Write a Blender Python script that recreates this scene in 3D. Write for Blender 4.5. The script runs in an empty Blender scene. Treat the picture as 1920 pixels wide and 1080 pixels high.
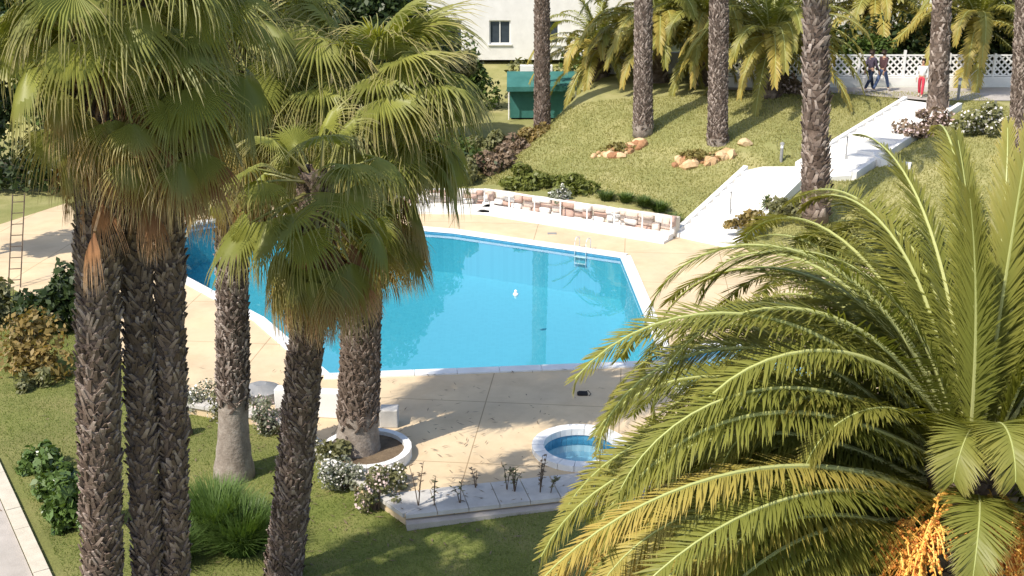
import bpy, bmesh, math, random
import numpy as np
from mathutils import Vector, Matrix
from mathutils.geometry import delaunay_2d_cdt

sc = bpy.context.scene
col = sc.collection
R = math.radians

# ------------------------------------------------------------------ camera, sky, sun, exposure
cam = bpy.data.cameras.new('camera')
cam.lens = 41.25; cam.sensor_width = 36; cam.clip_start = 0.1; cam.clip_end = 2000
cam_o = bpy.data.objects.new('camera', cam); col.objects.link(cam_o)
cam_o.location = (0, 0, 11.2); cam_o.rotation_euler = (R(90 - 18.6), 0, 0)
sc.camera = cam_o

SUN_EL = 51.0
SUN_AZ = math.atan2(-0.75, -0.66)            # azimuth of the sun: behind the camera and to the left
w = bpy.data.worlds.new('World'); sc.world = w; w.use_nodes = True
nt = w.node_tree; bg = nt.nodes['Background']
sky = nt.nodes.new('ShaderNodeTexSky'); sky.sky_type = 'NISHITA'; sky.sun_disc = False
sky.sun_elevation = R(SUN_EL); sky.sun_rotation = SUN_AZ
sky.air_density = 1.0; sky.dust_density = 1.6; sky.ozone_density = 1.0
nt.links.new(sky.outputs[0], bg.inputs[0]); bg.inputs[1].default_value = 0.15
sun = bpy.data.lights.new('sun', 'SUN'); sun.energy = 3.7; sun.angle = R(0.53); sun.color = (1.0, 0.93, 0.82)
sun_o = bpy.data.objects.new('sun', sun); col.objects.link(sun_o)
sd = Vector((math.sin(SUN_AZ) * math.cos(R(SUN_EL)), math.cos(SUN_AZ) * math.cos(R(SUN_EL)), math.sin(R(SUN_EL))))
sun_o.rotation_euler = sd.to_track_quat('Z', 'Y').to_euler(); sun_o.location = sd * 60
sc.view_settings.view_transform = 'Standard'; sc.view_settings.look = 'None'
sc.view_settings.exposure = 0.62; sc.view_settings.gamma = 1.0; sc.view_settings.use_curve_mapping = False
sc.cycles.max_bounces = 8; sc.cycles.transparent_max_bounces = 16

# ------------------------------------------------------------------ materials
MATS = {}
def newmat(name):
    m = bpy.data.materials.new(name); m.use_nodes = True
    n = m.node_tree; n.nodes.clear()
    out = n.nodes.new('ShaderNodeOutputMaterial')
    MATS[name] = m
    return m, n, out
def N(n, t, **kw):
    x = n.nodes.new(t)
    for k, v in kw.items(): setattr(x, k, v)
    return x
def c4(c): return (c[0], c[1], c[2], 1)
def noise(n, scale, detail=4, rough=.6, coord='Object'):
    tc = N(n, 'ShaderNodeTexCoord'); t = N(n, 'ShaderNodeTexNoise')
    t.inputs['Scale'].default_value = scale; t.inputs['Detail'].default_value = detail; t.inputs['Roughness'].default_value = rough
    n.links.new(tc.outputs[coord], t.inputs['Vector']); return t
def ramp(n, fac, stops):
    r = N(n, 'ShaderNodeValToRGB'); e = r.color_ramp.elements
    while len(e) < len(stops): e.new(0.5)
    for el, (p, c) in zip(e, stops): el.position = p; el.color = c4(c)
    n.links.new(fac, r.inputs[0]); return r
def mix(n, a, b, fac, mode='MIX'):
    x = N(n, 'ShaderNodeMix', data_type='RGBA', blend_type=mode)
    for sock, v in ((x.inputs[0], fac), (x.inputs[6], a), (x.inputs[7], b)):
        if hasattr(v, 'is_linked'): n.links.new(v, sock)
        elif isinstance(v, (int, float)): sock.default_value = v
        else: sock.default_value = c4(v)
    return x.outputs[2]
def solid(name, stops, scale=3, rough=.8, bump=0, bscale=40, fine=0, spec=.3, coord='Object', big=None, attr=None, emis=None):
    """noise driven colour with fine grain and bump"""
    m, n, out = newmat(name)
    p = N(n, 'ShaderNodeBsdfPrincipled'); n.links.new(p.outputs[0], out.inputs[0])
    p.inputs['Roughness'].default_value = rough; p.inputs['Specular IOR Level'].default_value = spec
    t = noise(n, scale, coord=coord)
    if attr:
        a = N(n, 'ShaderNodeAttribute', attribute_name=attr)
        mm = N(n, 'ShaderNodeMath', operation='MULTIPLY_ADD'); n.links.new(t.outputs[0], mm.inputs[0]); mm.inputs[1].default_value = .5
        n.links.new(a.outputs['Fac'], mm.inputs[2]); sb = N(n, 'ShaderNodeMath', operation='SUBTRACT'); n.links.new(mm.outputs[0], sb.inputs[0]); sb.inputs[1].default_value = .25
        fac = sb.outputs[0]
    else: fac = t.outputs[0]
    c = ramp(n, fac, stops).outputs[0]
    if big:
        tb = noise(n, big[0], 3, coord=coord); rb = ramp(n, tb.outputs[0], [(.35, (0, 0, 0)), (.65, (1, 1, 1))])
        c = mix(n, c, big[1], mix(n, (0, 0, 0), (big[2],) * 3, rb.outputs[0]))
    if fine:
        tf = noise(n, bscale * 1.7, 2, coord=coord); c = mix(n, c, ramp(n, tf.outputs[0], [(.3, (1 - fine,) * 3), (.7, (1, 1, 1))]).outputs[0], 1.0, 'MULTIPLY')
    n.links.new(c, p.inputs['Base Color'])
    if bump:
        tb2 = noise(n, bscale, 3, coord=coord); b = N(n, 'ShaderNodeBump'); b.inputs['Strength'].default_value = bump; b.inputs['Distance'].default_value = .02
        n.links.new(tb2.outputs[0], b.inputs['Height']); n.links.new(b.outputs[0], p.inputs['Normal'])
    return m
def leaf(name, stops, var, tr=.35, rough=.45, spec=.35, nscale=1.2, vf=.5):
    """foliage: colour runs along the leaf (attribute c), varies by object and patch, lets light through"""
    m, n, out = newmat(name)
    p = N(n, 'ShaderNodeBsdfPrincipled'); t = N(n, 'ShaderNodeBsdfTranslucent'); ms = N(n, 'ShaderNodeMixShader')
    a = N(n, 'ShaderNodeAttribute', attribute_name='c')
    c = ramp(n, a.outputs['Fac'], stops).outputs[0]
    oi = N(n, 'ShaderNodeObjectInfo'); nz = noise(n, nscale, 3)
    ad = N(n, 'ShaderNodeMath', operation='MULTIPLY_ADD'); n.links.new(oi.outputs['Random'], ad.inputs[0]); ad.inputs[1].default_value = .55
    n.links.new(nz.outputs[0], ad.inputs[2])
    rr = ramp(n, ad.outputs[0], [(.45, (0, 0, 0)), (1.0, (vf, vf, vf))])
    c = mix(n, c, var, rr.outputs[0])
    n.links.new(c, p.inputs['Base Color']); p.inputs['Roughness'].default_value = rough; p.inputs['Specular IOR Level'].default_value = spec
    c2 = mix(n, c, (1.0, 1.0, .35), 1.0, 'MULTIPLY'); n.links.new(c2, t.inputs[0])
    ms.inputs[0].default_value = tr
    n.links.new(p.outputs[0], ms.inputs[1]); n.links.new(t.outputs[0], ms.inputs[2]); n.links.new(ms.outputs[0], out.inputs[0])
    return m

M_lawn = solid('lawn_ground', [(.3, (.12, .15, .035)), (.5, (.17, .20, .05)), (.72, (.25, .24, .085))], scale=.9, rough=.95, bump=.6, bscale=18, fine=.35, spec=.1, big=(.16, (.25, .22, .10), .5))
M_turf = solid('mound_turf', [(.3, (.28, .265, .10)), (.5, (.36, .335, .14)), (.72, (.46, .41, .20))], scale=.9, rough=.95, bump=.6, bscale=18, fine=.3, spec=.1, big=(.3, (.19, .215, .07), .6))
M_deck = solid('deck_concrete', [(.3, (.62, .475, .295)), (.7, (.70, .55, .355))], scale=.8, rough=.85, bump=.12, bscale=60, fine=.07, spec=.2, big=(.5, (.56, .445, .30), .75))
_n = M_deck.node_tree; _p = [x for x in _n.nodes if x.type == 'BSDF_PRINCIPLED'][0]; _c = _p.inputs['Base Color'].links[0].from_socket
_b = N(_n, 'ShaderNodeTexBrick'); _b.offset = 0; _b.inputs['Scale'].default_value = 1; _b.inputs['Brick Width'].default_value = 3.1; _b.inputs['Row Height'].default_value = 3.1; _b.inputs['Mortar Size'].default_value = .012; _b.inputs['Color1'].default_value = _b.inputs['Color2'].default_value = (1, 1, 1, 1); _b.inputs['Mortar'].default_value = (.55, .52, .48, 1)
_mp = N(_n, 'ShaderNodeMapping'); _mp.inputs['Rotation'].default_value = (0, 0, .1); _tc = N(_n, 'ShaderNodeTexCoord'); _n.links.new(_tc.outputs['Object'], _mp.inputs[0]); _n.links.new(_mp.outputs[0], _b.inputs['Vector'])
_s = noise(_n, .9, 7, .7); _sr = ramp(_n, _s.outputs[0], [(.3, (.72, .69, .66)), (.55, (1, 1, 1))])
_n.links.new(mix(_n, mix(_n, _c, _b.outputs[0], 1.0, 'MULTIPLY'), _sr.outputs[0], .5, 'MULTIPLY'), _p.inputs['Base Color'])
M_white = solid('white_render', [(.3, (.70, .685, .65)), (.7, (.80, .785, .75))], scale=1.5, rough=.8, bump=.15, bscale=30, fine=.06)
M_coping = solid('coping_white', [(.3, (.66, .66, .64)), (.7, (.78, .78, .76))], scale=2, rough=.6, bump=.1, bscale=40, fine=.05)
M_slab = solid('edge_slab', [(.3, (.44, .42, .39)), (.7, (.57, .55, .51))], scale=2.5, rough=.8, bump=.15, bscale=40, fine=.1)
M_step = solid('step_white', [(.3, (.72, .70, .66)), (.7, (.82, .80, .76))], scale=2, rough=.8, bump=.1, bscale=40, fine=.06)
M_conc = solid('path_concrete', [(.3, (.40, .36, .32)), (.7, (.52, .47, .42))], scale=3, rough=.9, bump=.3, bscale=50, fine=.18, big=(.6, (.36, .33, .29), .5))
M_kerb = solid('kerb_stone', [(.3, (.50, .45, .36)), (.7, (.60, .54, .44))], scale=4, rough=.9, bump=.2, bscale=40, fine=.12)
M_soil = solid('soil', [(.3, (.10, .07, .045)), (.7, (.22, .16, .10))], scale=4, rough=1, bump=.6, bscale=25, fine=.3)
M_stone = solid('wall_stone', [(.2, (.46, .31, .25)), (.5, (.64, .54, .46)), (.8, (.78, .74, .69))], scale=1.3, rough=.9, bump=.5, bscale=14, fine=.15, attr='c')
M_rock = solid('garden_rock', [(.25, (.34, .17, .085)), (.5, (.52, .33, .17)), (.8, (.66, .48, .28))], scale=2.5, rough=.9, bump=.7, bscale=9, fine=.2, attr='c')
M_bark = solid('palm_bark', [(.22, (.11, .078, .06)), (.5, (.20, .15, .12)), (.8, (.33, .26, .215))], scale=7, rough=.95, bump=.9, bscale=26, fine=.3, attr='c', spec=.1)
M_boot = solid('palm_leaf_bases', [(.1, (.145, .105, .08)), (.5, (.27, .205, .165)), (.9, (.42, .34, .29))], scale=9, rough=.9, bump=.5, bscale=30, fine=.25, attr='c', spec=.1)
M_bootl = solid('palm_leaf_bases_pale', [(.12, (.13, .098, .08)), (.5, (.32, .255, .215)), (.9, (.58, .49, .43))], scale=9, rough=.9, bump=.5, bscale=30, fine=.25, attr='c', spec=.1)
M_smooth = solid('palm_smooth_base', [(.25, (.19, .155, .125)), (.5, (.28, .235, .195)), (.75, (.40, .35, .30))], scale=5, rough=.9, bump=.9, bscale=18, fine=.2, spec=.1)
M_wood = solid('brown_wood', [(.3, (.08, .055, .04)), (.7, (.15, .11, .08))], scale=5, rough=.9, bump=.5, bscale=20)
M_metal = solid('white_metal', [(.3, (.74, .73, .70)), (.7, (.80, .79, .76))], scale=3, rough=.4, spec=.5)
M_steel = solid('steel', [(.3, (.5, .52, .54)), (.7, (.62, .63, .65))], scale=3, rough=.25, spec=.8)
M_grey = solid('grey_metal', [(.3, (.20, .20, .20)), (.7, (.30, .30, .29))], scale=3, rough=.5, spec=.5)
M_black = solid('black_fabric', [(.3, (.012, .012, .014)), (.7, (.03, .028, .028))], scale=8, rough=.9)
M_teal = solid('teal_canvas', [(.3, (.03, .13, .115)), (.7, (.05, .18, .16))], scale=2, rough=.7, fine=.1)
M_glass = solid('window_glass', [(.3, (.03, .04, .05)), (.7, (.06, .075, .09))], scale=2, rough=.08, spec=.7)
M_roof = solid('roof_tile', [(.3, (.33, .13, .07)), (.7, (.46, .2, .11))], scale=5, rough=.9, bump=.3)
M_skin = solid('skin', [(.3, (.42, .24, .16)), (.7, (.50, .30, .21))], scale=6, rough=.6)
M_hair = solid('hair', [(.3, (.02, .013, .01)), (.7, (.05, .03, .02))], scale=9, rough=.6)
M_top1 = solid('plum_jacket', [(.3, (.055, .045, .07)), (.7, (.09, .07, .10))], scale=5, rough=.9)
M_top2 = solid('maroon_shirt', [(.3, (.06, .03, .035)), (.7, (.10, .05, .055))], scale=5, rough=.9)
M_top3 = solid('white_shirt', [(.3, (.72, .70, .68)), (.7, (.80, .78, .75))], scale=5, rough=.9)
M_jean = solid('dark_jeans', [(.3, (.02, .027, .05)), (.7, (.04, .055, .10))], scale=8, rough=.9)
M_jean2 = solid('blue_jeans', [(.3, (.06, .09, .18)), (.7, (.10, .14, .25))], scale=8, rough=.9)
M_red = solid('red_trousers', [(.3, (.50, .04, .07)), (.7, (.62, .07, .10))], scale=8, rough=.9)
M_shoe = solid('pale_shoe', [(.3, (.5, .46, .42)), (.7, (.6, .56, .5))], scale=8, rough=.7)
M_orange = solid('orange_fruit', [(.2, (.50, .15, .02)), (.5, (.72, .30, .045)), (.85, (.80, .46, .10))], scale=6, rough=.5, attr='c', spec=.4)
M_petal = solid('white_petal', [(.3, (.62, .58, .52)), (.7, (.78, .75, .72))], scale=4, rough=.7)
M_pink = solid('pink_petal', [(.3, (.55, .38, .36)), (.7, (.75, .62, .58))], scale=4, rough=.7)
M_plastic = solid('white_plastic', [(.3, (.78, .78, .78)), (.7, (.84, .84, .84))], scale=3, rough=.3, spec=.5)

L_fan = leaf('fan_leaf_green', [(0, (.40, .41, .095)), (.42, (.34, .345, .075)), (.62, (.33, .31, .085)), (.82, (.46, .39, .17)), (1, (.66, .55, .33))], (.20, .23, .055), tr=.40, vf=.65)
L_fand = leaf('fan_leaf_ageing', [(0, (.23, .25, .05)), (.35, (.30, .27, .06)), (.6, (.44, .27, .08)), (1, (.62, .48, .30))], (.20, .22, .05), tr=.32, vf=.6)
L_dead = leaf('fan_leaf_dead', [(0, (.24, .11, .05)), (.4, (.42, .21, .09)), (1, (.68, .49, .30))], (.28, .14, .065), tr=.22, rough=.8, vf=.7)
L_pet = leaf('leaf_stalk', [(0, (.24, .20, .08)), (1, (.26, .27, .07))], (.2, .2, .06), tr=.05)
L_phx = leaf('date_palm_leaflet', [(0, (.20, .22, .045)), (.5, (.275, .28, .06)), (.85, (.36, .32, .08)), (1, (.47, .36, .13))], (.20, .225, .045), tr=.42, nscale=.7, vf=.6)
L_phy = leaf('date_palm_leaflet_old', [(0, (.29, .28, .06)), (.45, (.41, .34, .075)), (.8, (.56, .37, .10)), (1, (.58, .35, .13))], (.34, .31, .07), tr=.33, nscale=.7, vf=.7)
L_rach = leaf('date_palm_rachis', [(0, (.46, .46, .20)), (1, (.34, .37, .12))], (.38, .40, .15), tr=.02)
L_gold = leaf('date_palm_leaflet_golden', [(0, (.22, .23, .05)), (.4, (.38, .32, .065)), (1, (.58, .42, .12))], (.24, .25, .055), tr=.35, nscale=.4, vf=.8)
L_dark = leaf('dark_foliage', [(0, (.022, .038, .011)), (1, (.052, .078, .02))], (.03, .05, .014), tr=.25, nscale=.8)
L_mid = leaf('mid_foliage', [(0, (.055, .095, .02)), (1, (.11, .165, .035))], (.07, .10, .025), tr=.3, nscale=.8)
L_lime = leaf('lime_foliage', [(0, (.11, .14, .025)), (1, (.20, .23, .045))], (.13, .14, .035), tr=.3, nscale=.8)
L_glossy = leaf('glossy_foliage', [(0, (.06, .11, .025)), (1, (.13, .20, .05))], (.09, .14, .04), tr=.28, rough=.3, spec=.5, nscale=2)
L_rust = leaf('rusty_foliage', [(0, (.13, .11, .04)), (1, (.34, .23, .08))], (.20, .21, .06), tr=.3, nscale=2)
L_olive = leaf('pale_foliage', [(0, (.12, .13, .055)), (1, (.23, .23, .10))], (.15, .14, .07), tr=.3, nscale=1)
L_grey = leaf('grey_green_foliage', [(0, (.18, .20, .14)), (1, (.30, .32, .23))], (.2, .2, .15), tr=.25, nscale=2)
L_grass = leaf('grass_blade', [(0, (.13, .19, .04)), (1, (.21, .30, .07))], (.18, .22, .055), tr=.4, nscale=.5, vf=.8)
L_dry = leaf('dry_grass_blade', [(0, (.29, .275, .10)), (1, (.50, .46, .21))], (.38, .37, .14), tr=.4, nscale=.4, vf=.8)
L_tall = leaf('tall_grass_blade', [(0, (.06, .12, .025)), (1, (.15, .23, .06))], (.08, .14, .035), tr=.4, nscale=2)
L_brown = leaf('brown_twigs', [(0, (.11, .075, .05)), (1, (.24, .17, .11))], (.17, .12, .08), tr=.15, nscale=2)

def water_mat(name, tint, bump, scale):
    m, n, out = newmat(name)
    tr = N(n, 'ShaderNodeBsdfTransparent'); tr.inputs[0].default_value = c4(tint)
    gl = N(n, 'ShaderNodeBsdfGlossy'); gl.inputs['Roughness'].default_value = .005; gl.inputs[0].default_value = (1, 1, 1, 1)
    ge = N(n, 'ShaderNodeNewGeometry'); dt = N(n, 'ShaderNodeVectorMath', operation='DOT_PRODUCT'); n.links.new(ge.outputs['Incoming'], dt.inputs[0])
    def mth(op, a, b):                                   # Schlick reflectance, the same seen from above and below
        x = N(n, 'ShaderNodeMath', operation=op)
        for sk, v in ((x.inputs[0], a), (x.inputs[1], b)):
            if isinstance(v, (int, float)): sk.default_value = v
            else: n.links.new(v, sk)
        return x.outputs[0]
    ab = mth('ABSOLUTE', dt.outputs['Value'], 0); pw_ = mth('POWER', mth('SUBTRACT', 1.0, ab), 3.9); fr_o = mth('ADD', mth('MULTIPLY', pw_, .96), .04)
    ms = N(n, 'ShaderNodeMixShader')
    t = noise(n, scale, 3, .5); b = N(n, 'ShaderNodeBump'); b.inputs['Strength'].default_value = bump; b.inputs['Distance'].default_value = .02
    n.links.new(t.outputs[0], b.inputs['Height']); n.links.new(b.outputs[0], gl.inputs['Normal']); n.links.new(b.outputs[0], dt.inputs[1])
    n.links.new(fr_o, ms.inputs[0]); n.links.new(tr.outputs[0], ms.inputs[1]); n.links.new(gl.outputs[0], ms.inputs[2]); n.links.new(ms.outputs[0], out.inputs[0])
    return m
M_water = water_mat('pool_water', (.74, .94, .96), .03, 1.0)
M_water2 = water_mat('spa_water', (.82, .93, .96), .05, 4)
def tile_mat(name, c1, c2, mortar, s):
    m, n, out = newmat(name)
    p = N(n, 'ShaderNodeBsdfPrincipled'); n.links.new(p.outputs[0], out.inputs[0]); p.inputs['Roughness'].default_value = .35
    tc = N(n, 'ShaderNodeTexCoord'); b = N(n, 'ShaderNodeTexBrick'); b.offset = 0
    b.inputs['Scale'].default_value = s; b.inputs['Brick Width'].default_value = .5; b.inputs['Row Height'].default_value = .5; b.inputs['Mortar Size'].default_value = .02
    b.inputs['Color1'].default_value = c4(c1); b.inputs['Color2'].default_value = c4(c2); b.inputs['Mortar'].default_value = c4(mortar)
    n.links.new(tc.outputs['Object'], b.inputs['Vector']); n.links.new(b.outputs[0], p.inputs['Base Color'])
    return m
M_tile = tile_mat('pool_tile', (.085, .375, .475), (.10, .405, .505), (.105, .415, .515), 4)
M_band = solid('waterline_tile', [(.3, (.05, .22, .36)), (.7, (.09, .30, .45))], scale=6, rough=.25, spec=.5)
M_tile2 = tile_mat('spa_tile', (.28, .50, .60), (.31, .53, .63), (.38, .58, .66), 5)

# ------------------------------------------------------------------ mesh helpers
def V(*a): return Vector(a)
class MB:
    def __init__(s): s.v = []; s.f = []; s.c = []; s.m = []
    def add(s, verts, faces, c=0.5, m=0):
        o = len(s.v); s.v.extend([tuple(p) for p in verts])
        s.c.extend(c if isinstance(c, (list, tuple)) else [c] * len(verts))
        s.f.extend([tuple(i + o for i in f) for f in faces]); s.m.extend([m] * len(faces))
    def box(s, a, b, c=.5, m=0, mat=None):
        x0, y0, z0 = a; x1, y1, z1 = b
        vs = [Vector(p) for p in ((x0, y0, z0), (x1, y0, z0), (x1, y1, z0), (x0, y1, z0), (x0, y0, z1), (x1, y0, z1), (x1, y1, z1), (x0, y1, z1))]
        if mat is not None: vs = [mat @ p for p in vs]
        s.add(vs, [(0, 3, 2, 1), (4, 5, 6, 7), (0, 1, 5, 4), (1, 2, 6, 5), (2, 3, 7, 6), (3, 0, 4, 7)], c, m)
    def tube(s, pts, rad, n=8, c=.5, m=0, cap=True):
        pts = [Vector(p) for p in pts]
        if not isinstance(rad, (list, tuple)): rad = [rad] * len(pts)
        vs = []; cc = []
        for i, p in enumerate(pts):
            t = (pts[min(i + 1, len(pts) - 1)] - pts[max(i - 1, 0)]).normalized()
            a = t.cross(V(0, 0, 1)) if abs(t.z) < .95 else t.cross(V(0, 1, 0))
            a.normalize(); b = t.cross(a)
            for k in range(n):
                an = 2 * math.pi * k / n; vs.append(p + (a * math.cos(an) + b * math.sin(an)) * rad[i])
                cc.append(c[i] if isinstance(c, (list, tuple)) else c)
        fs = []
        for i in range(len(pts) - 1):
            for k in range(n):
                k2 = (k + 1) % n; fs.append((i * n + k, i * n + k2, (i + 1) * n + k2, (i + 1) * n + k))
        if cap: fs.append(tuple(range(n - 1, -1, -1))); fs.append(tuple((len(pts) - 1) * n + k for k in range(n)))
        s.add(vs, fs, cc, m)
    def prism(s, poly, z0, z1, c=.5, m=0):
        k = len(poly); vs = [(p[0], p[1], z0) for p in poly] + [(p[0], p[1], z1) for p in poly]
        fs = [tuple(range(k - 1, -1, -1)), tuple(range(k, 2 * k))] + [(i, (i + 1) % k, (i + 1) % k + k, i + k) for i in range(k)]
        s.add(vs, fs, c, m)
    def mesh(s, name, mats, smooth=False):
        me = bpy.data.meshes.new(name); me.from_pydata(s.v, [], s.f)
        for m in (mats if isinstance(mats, (list, tuple)) else [mats]): me.materials.append(m)
        if len(me.polygons): me.polygons.foreach_set('material_index', s.m)
        a = me.attributes.new('c', 'FLOAT', 'POINT'); a.data.foreach_set('value', np.array(s.c, dtype=np.float32))
        if smooth: me.polygons.foreach_set('use_smooth', [True] * len(me.polygons))
        me.update(); return me
    def build(s, name, mats, parent=None, smooth=False, bevel=0):
        o = link(name, s.mesh(name, mats, smooth), parent)
        if bevel:
            b = o.modifiers.new('bevel', 'BEVEL'); b.width = bevel; b.segments = 2; b.limit_method = 'ANGLE'
        return o
def link(name, data, parent=None, loc=None, rot=None, scale=None):
    o = bpy.data.objects.new(name, data); col.objects.link(o)
    if parent: o.parent = parent
    if loc is not None: o.location = loc
    if rot is not None: o.rotation_euler = rot
    if scale is not None: o.scale = (scale,) * 3 if isinstance(scale, (int, float)) else scale
    return o
def tag(o, label, cat, group=None, kind=None):
    o['label'] = label; o['category'] = cat
    if group: o['group'] = group
    if kind: o['kind'] = kind
    return o
def thing(name, label, cat, loc, group=None, rz=0):
    o = link(name, None, None, loc, (0, 0, rz)); o.empty_display_size = .2
    return tag(o, label, cat, group)
def struct(o): o['kind'] = 'structure'; return o
def quick(name, v, f, c, mats, parent=None):
    """fast numpy mesh of triangles / quads"""
    me = bpy.data.meshes.new(name); nv = len(v); k = f.shape[1]; nf = len(f)
    me.vertices.add(nv); me.vertices.foreach_set('co', v.astype(np.float32).ravel())
    me.loops.add(nf * k); me.loops.foreach_set('vertex_index', f.astype(np.int32).ravel())
    me.polygons.add(nf); me.polygons.foreach_set('loop_start', np.arange(0, nf * k, k, dtype=np.int32))
    me.materials.append(mats); me.update(calc_edges=True)
    a = me.attributes.new('c', 'FLOAT', 'POINT'); a.data.foreach_set('value', c.astype(np.float32))
    return link(name, me, parent)
def inside(poly, x, y):
    x = np.asarray(x, float); y = np.asarray(y, float); r = np.zeros(x.shape, bool); k = len(poly)
    for i in range(k):
        x1, y1 = poly[i]; x2, y2 = poly[(i + 1) % k]
        cond = ((y1 > y) != (y2 > y)); xi = (x2 - x1) * (y - y1) / ((y2 - y1) or 1e-9) + x1
        r ^= cond & (x < xi)
    return r
def circle(cx, cy, r, n=40): return [(cx + r * math.cos(2 * math.pi * i / n), cy + r * math.sin(2 * math.pi * i / n)) for i in range(n)]
def ss(a, b, x): t = min(1, max(0, (x - a) / (b - a))); return t * t * (3 - 2 * t)

# ------------------------------------------------------------------ plan of the place (metres)
LN = lambda x: (35.96 - .524 * x) / .852                      # the foot of the planted mound
DECK = [(-2.03, 19.77), (.94, 20.45), (4, 21.1), (9, 22.2), (14, 24), (16, 32.5), (14, LN(14)), (5.7, LN(5.7)), (-.8, LN(-.8)), (-8, 43.0), (-17, 43.4), (-19.5, 37.5), (-14.6, 32.6), (-10.6, 28.6), (-7.63, 24.9), (-5.3, 24.05), (-3.9, 22.1)]
POOL = [(-4.5, 26.6), (3.85, 27.45), (3.56, 36.5), (-2.05, 39.4), (-9.6, 41.6), (-11.9, 40.0), (-10.9, 35.3), (-6.9, 30.6)]
SPA = (1.44, 22.5, .80); KID = (5.75, 26.6, 1.85)
# stair flights: left edge start/end, right edge start/end, heights
F1 = ((5.62, 38.8), (8.74, 42.55), (7.25, 37.4), (10.37, 41.15), 0.0, 1.5)
F2 = ((10.78, 43.12), (16.53, 48.97), (12.3, 41.6), (18.05, 47.45), 1.5, 3.0)
def corridor(x, y):
    """height of the stairs under/near a point, and distance outside the stair corridor"""
    best = (9, 0)
    for (l0, l1, r0, r1, z0, z1) in (F1, F2):
        dx, dy = l1[0] - l0[0], l1[1] - l0[1]; L = math.hypot(dx, dy); ux, uy = dx / L, dy / L
        wd = (r0[0] - l0[0]) * uy - (r0[1] - l0[1]) * ux
        u = (x - l0[0]) * ux + (y - l0[1]) * uy; wv = (x - l0[0]) * uy - (y - l0[1]) * ux
        out = max(0, -wv, wv - wd, -u - .3, u - L - .4)
        if out < best[0]: best = (out, z0 + (z1 - z0) * min(1, max(0, u / L)))
    lx = min(max(x, 8.8), 12.05); ly = min(max(y, 41.4), 43.05)
    o = math.hypot(x - lx, y - ly)
    if o < best[0]: best = (o, 1.5)
    return best
def zt(x, y):
    s = .524 * x + .852 * y - 35.96
    front = -.2 + .19 * ss(25, 33, y)
    if y < 24 or (s < -.2): 
        return front + .05 * math.sin(x * .6 + y * .35)
    m = .66 + 2.34 * ss(.2, 13.0, s) + .07 * math.sin(x * .9 + 1) * math.sin(y * .7) * ss(1, 4, s) * (1 - ss(9, 12, s))
    m -= .56 * ss(6.6, 7.6, x) * (1 - ss(0, 3.2, s))
    line = -.2 + (y - 44) * .38
    b = ss(-2.2, .25, x - line); lo = .45 + .012 * max(0, y - 44) + 1.7 * ss(62, 75, y)
    z = lo + (m - lo) * b
    out, sz = corridor(x, y)
    return min(z, sz - .22 + .42 * out) if out < 3 else z

def cdt(points, edges):
    r = delaunay_2d_cdt([Vector((p[0], p[1])) for p in points], edges, [], 0, 1e-4)
    return np.array([(p.x, p.y) for p in r[0]]), np.array(r[2], dtype=int)
def poly_edges(o, k): return [(o + i, o + (i + 1) % k) for i in range(k)]

# terrain: one sheet to the horizon, with a hole where the pool deck is let in
def inset_deck():
    cx = sum(p[0] for p in DECK) / len(DECK); cy = sum(p[1] for p in DECK) / len(DECK); out = []
    k = len(DECK)
    for i in range(k):
        a, p, q = Vector(DECK[i - 1]), Vector(DECK[i]), Vector(DECK[(i + 1) % k])
        d1 = (p - a).normalized(); d2 = (q - p).normalized(); nrm = Vector((-(d1.y + d2.y), d1.x + d2.x)).normalized()
        far = 6 <= i <= 10
        out.append(tuple(p + nrm * (-.22 if far else .2)))
    return out
HOLE = inset_deck()
pts = list(HOLE); ed = poly_edges(0, len(HOLE))
rng = np.random.default_rng(3)
for x in np.arange(-31, 33, 1.0):
    for y in np.arange(2, 36, 1.0): pts.append((x + .01 * y, y))
for x in np.arange(-31, 33, .45):
    for y in np.arange(36.1, 62, .45): pts.append((x + .003 * y, y))
for x in np.arange(-60, 61, 6):
    for y in (-20, -8, 66, 70, 76, 84): pts.append((x, y + .01 * x))
for a in np.arange(0, 360, 15): pts.append((900 * math.cos(R(a)), 900 * math.sin(R(a)) + 30))
for x in (-45, 45):
    for y in range(0, 80, 8): pts.append((x, y))
pv, pf = cdt(pts, ed)
cen = pv[pf].mean(1)
keep = ~inside(HOLE, cen[:, 0], cen[:, 1])
pz = np.array([zt(x, y) for x, y in pv])
lawn = quick('lawn', np.column_stack([pv, pz]), pf[keep], np.zeros(len(pv)), M_lawn)
lawn.data.polygons.foreach_set('use_smooth', [True] * len(lawn.data.polygons)); struct(lawn)
lawn.data.materials.append(M_turf)
for f_ in lawn.data.polygons:
    if f_.center.y > 36.5: f_.material_index = 1

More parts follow.
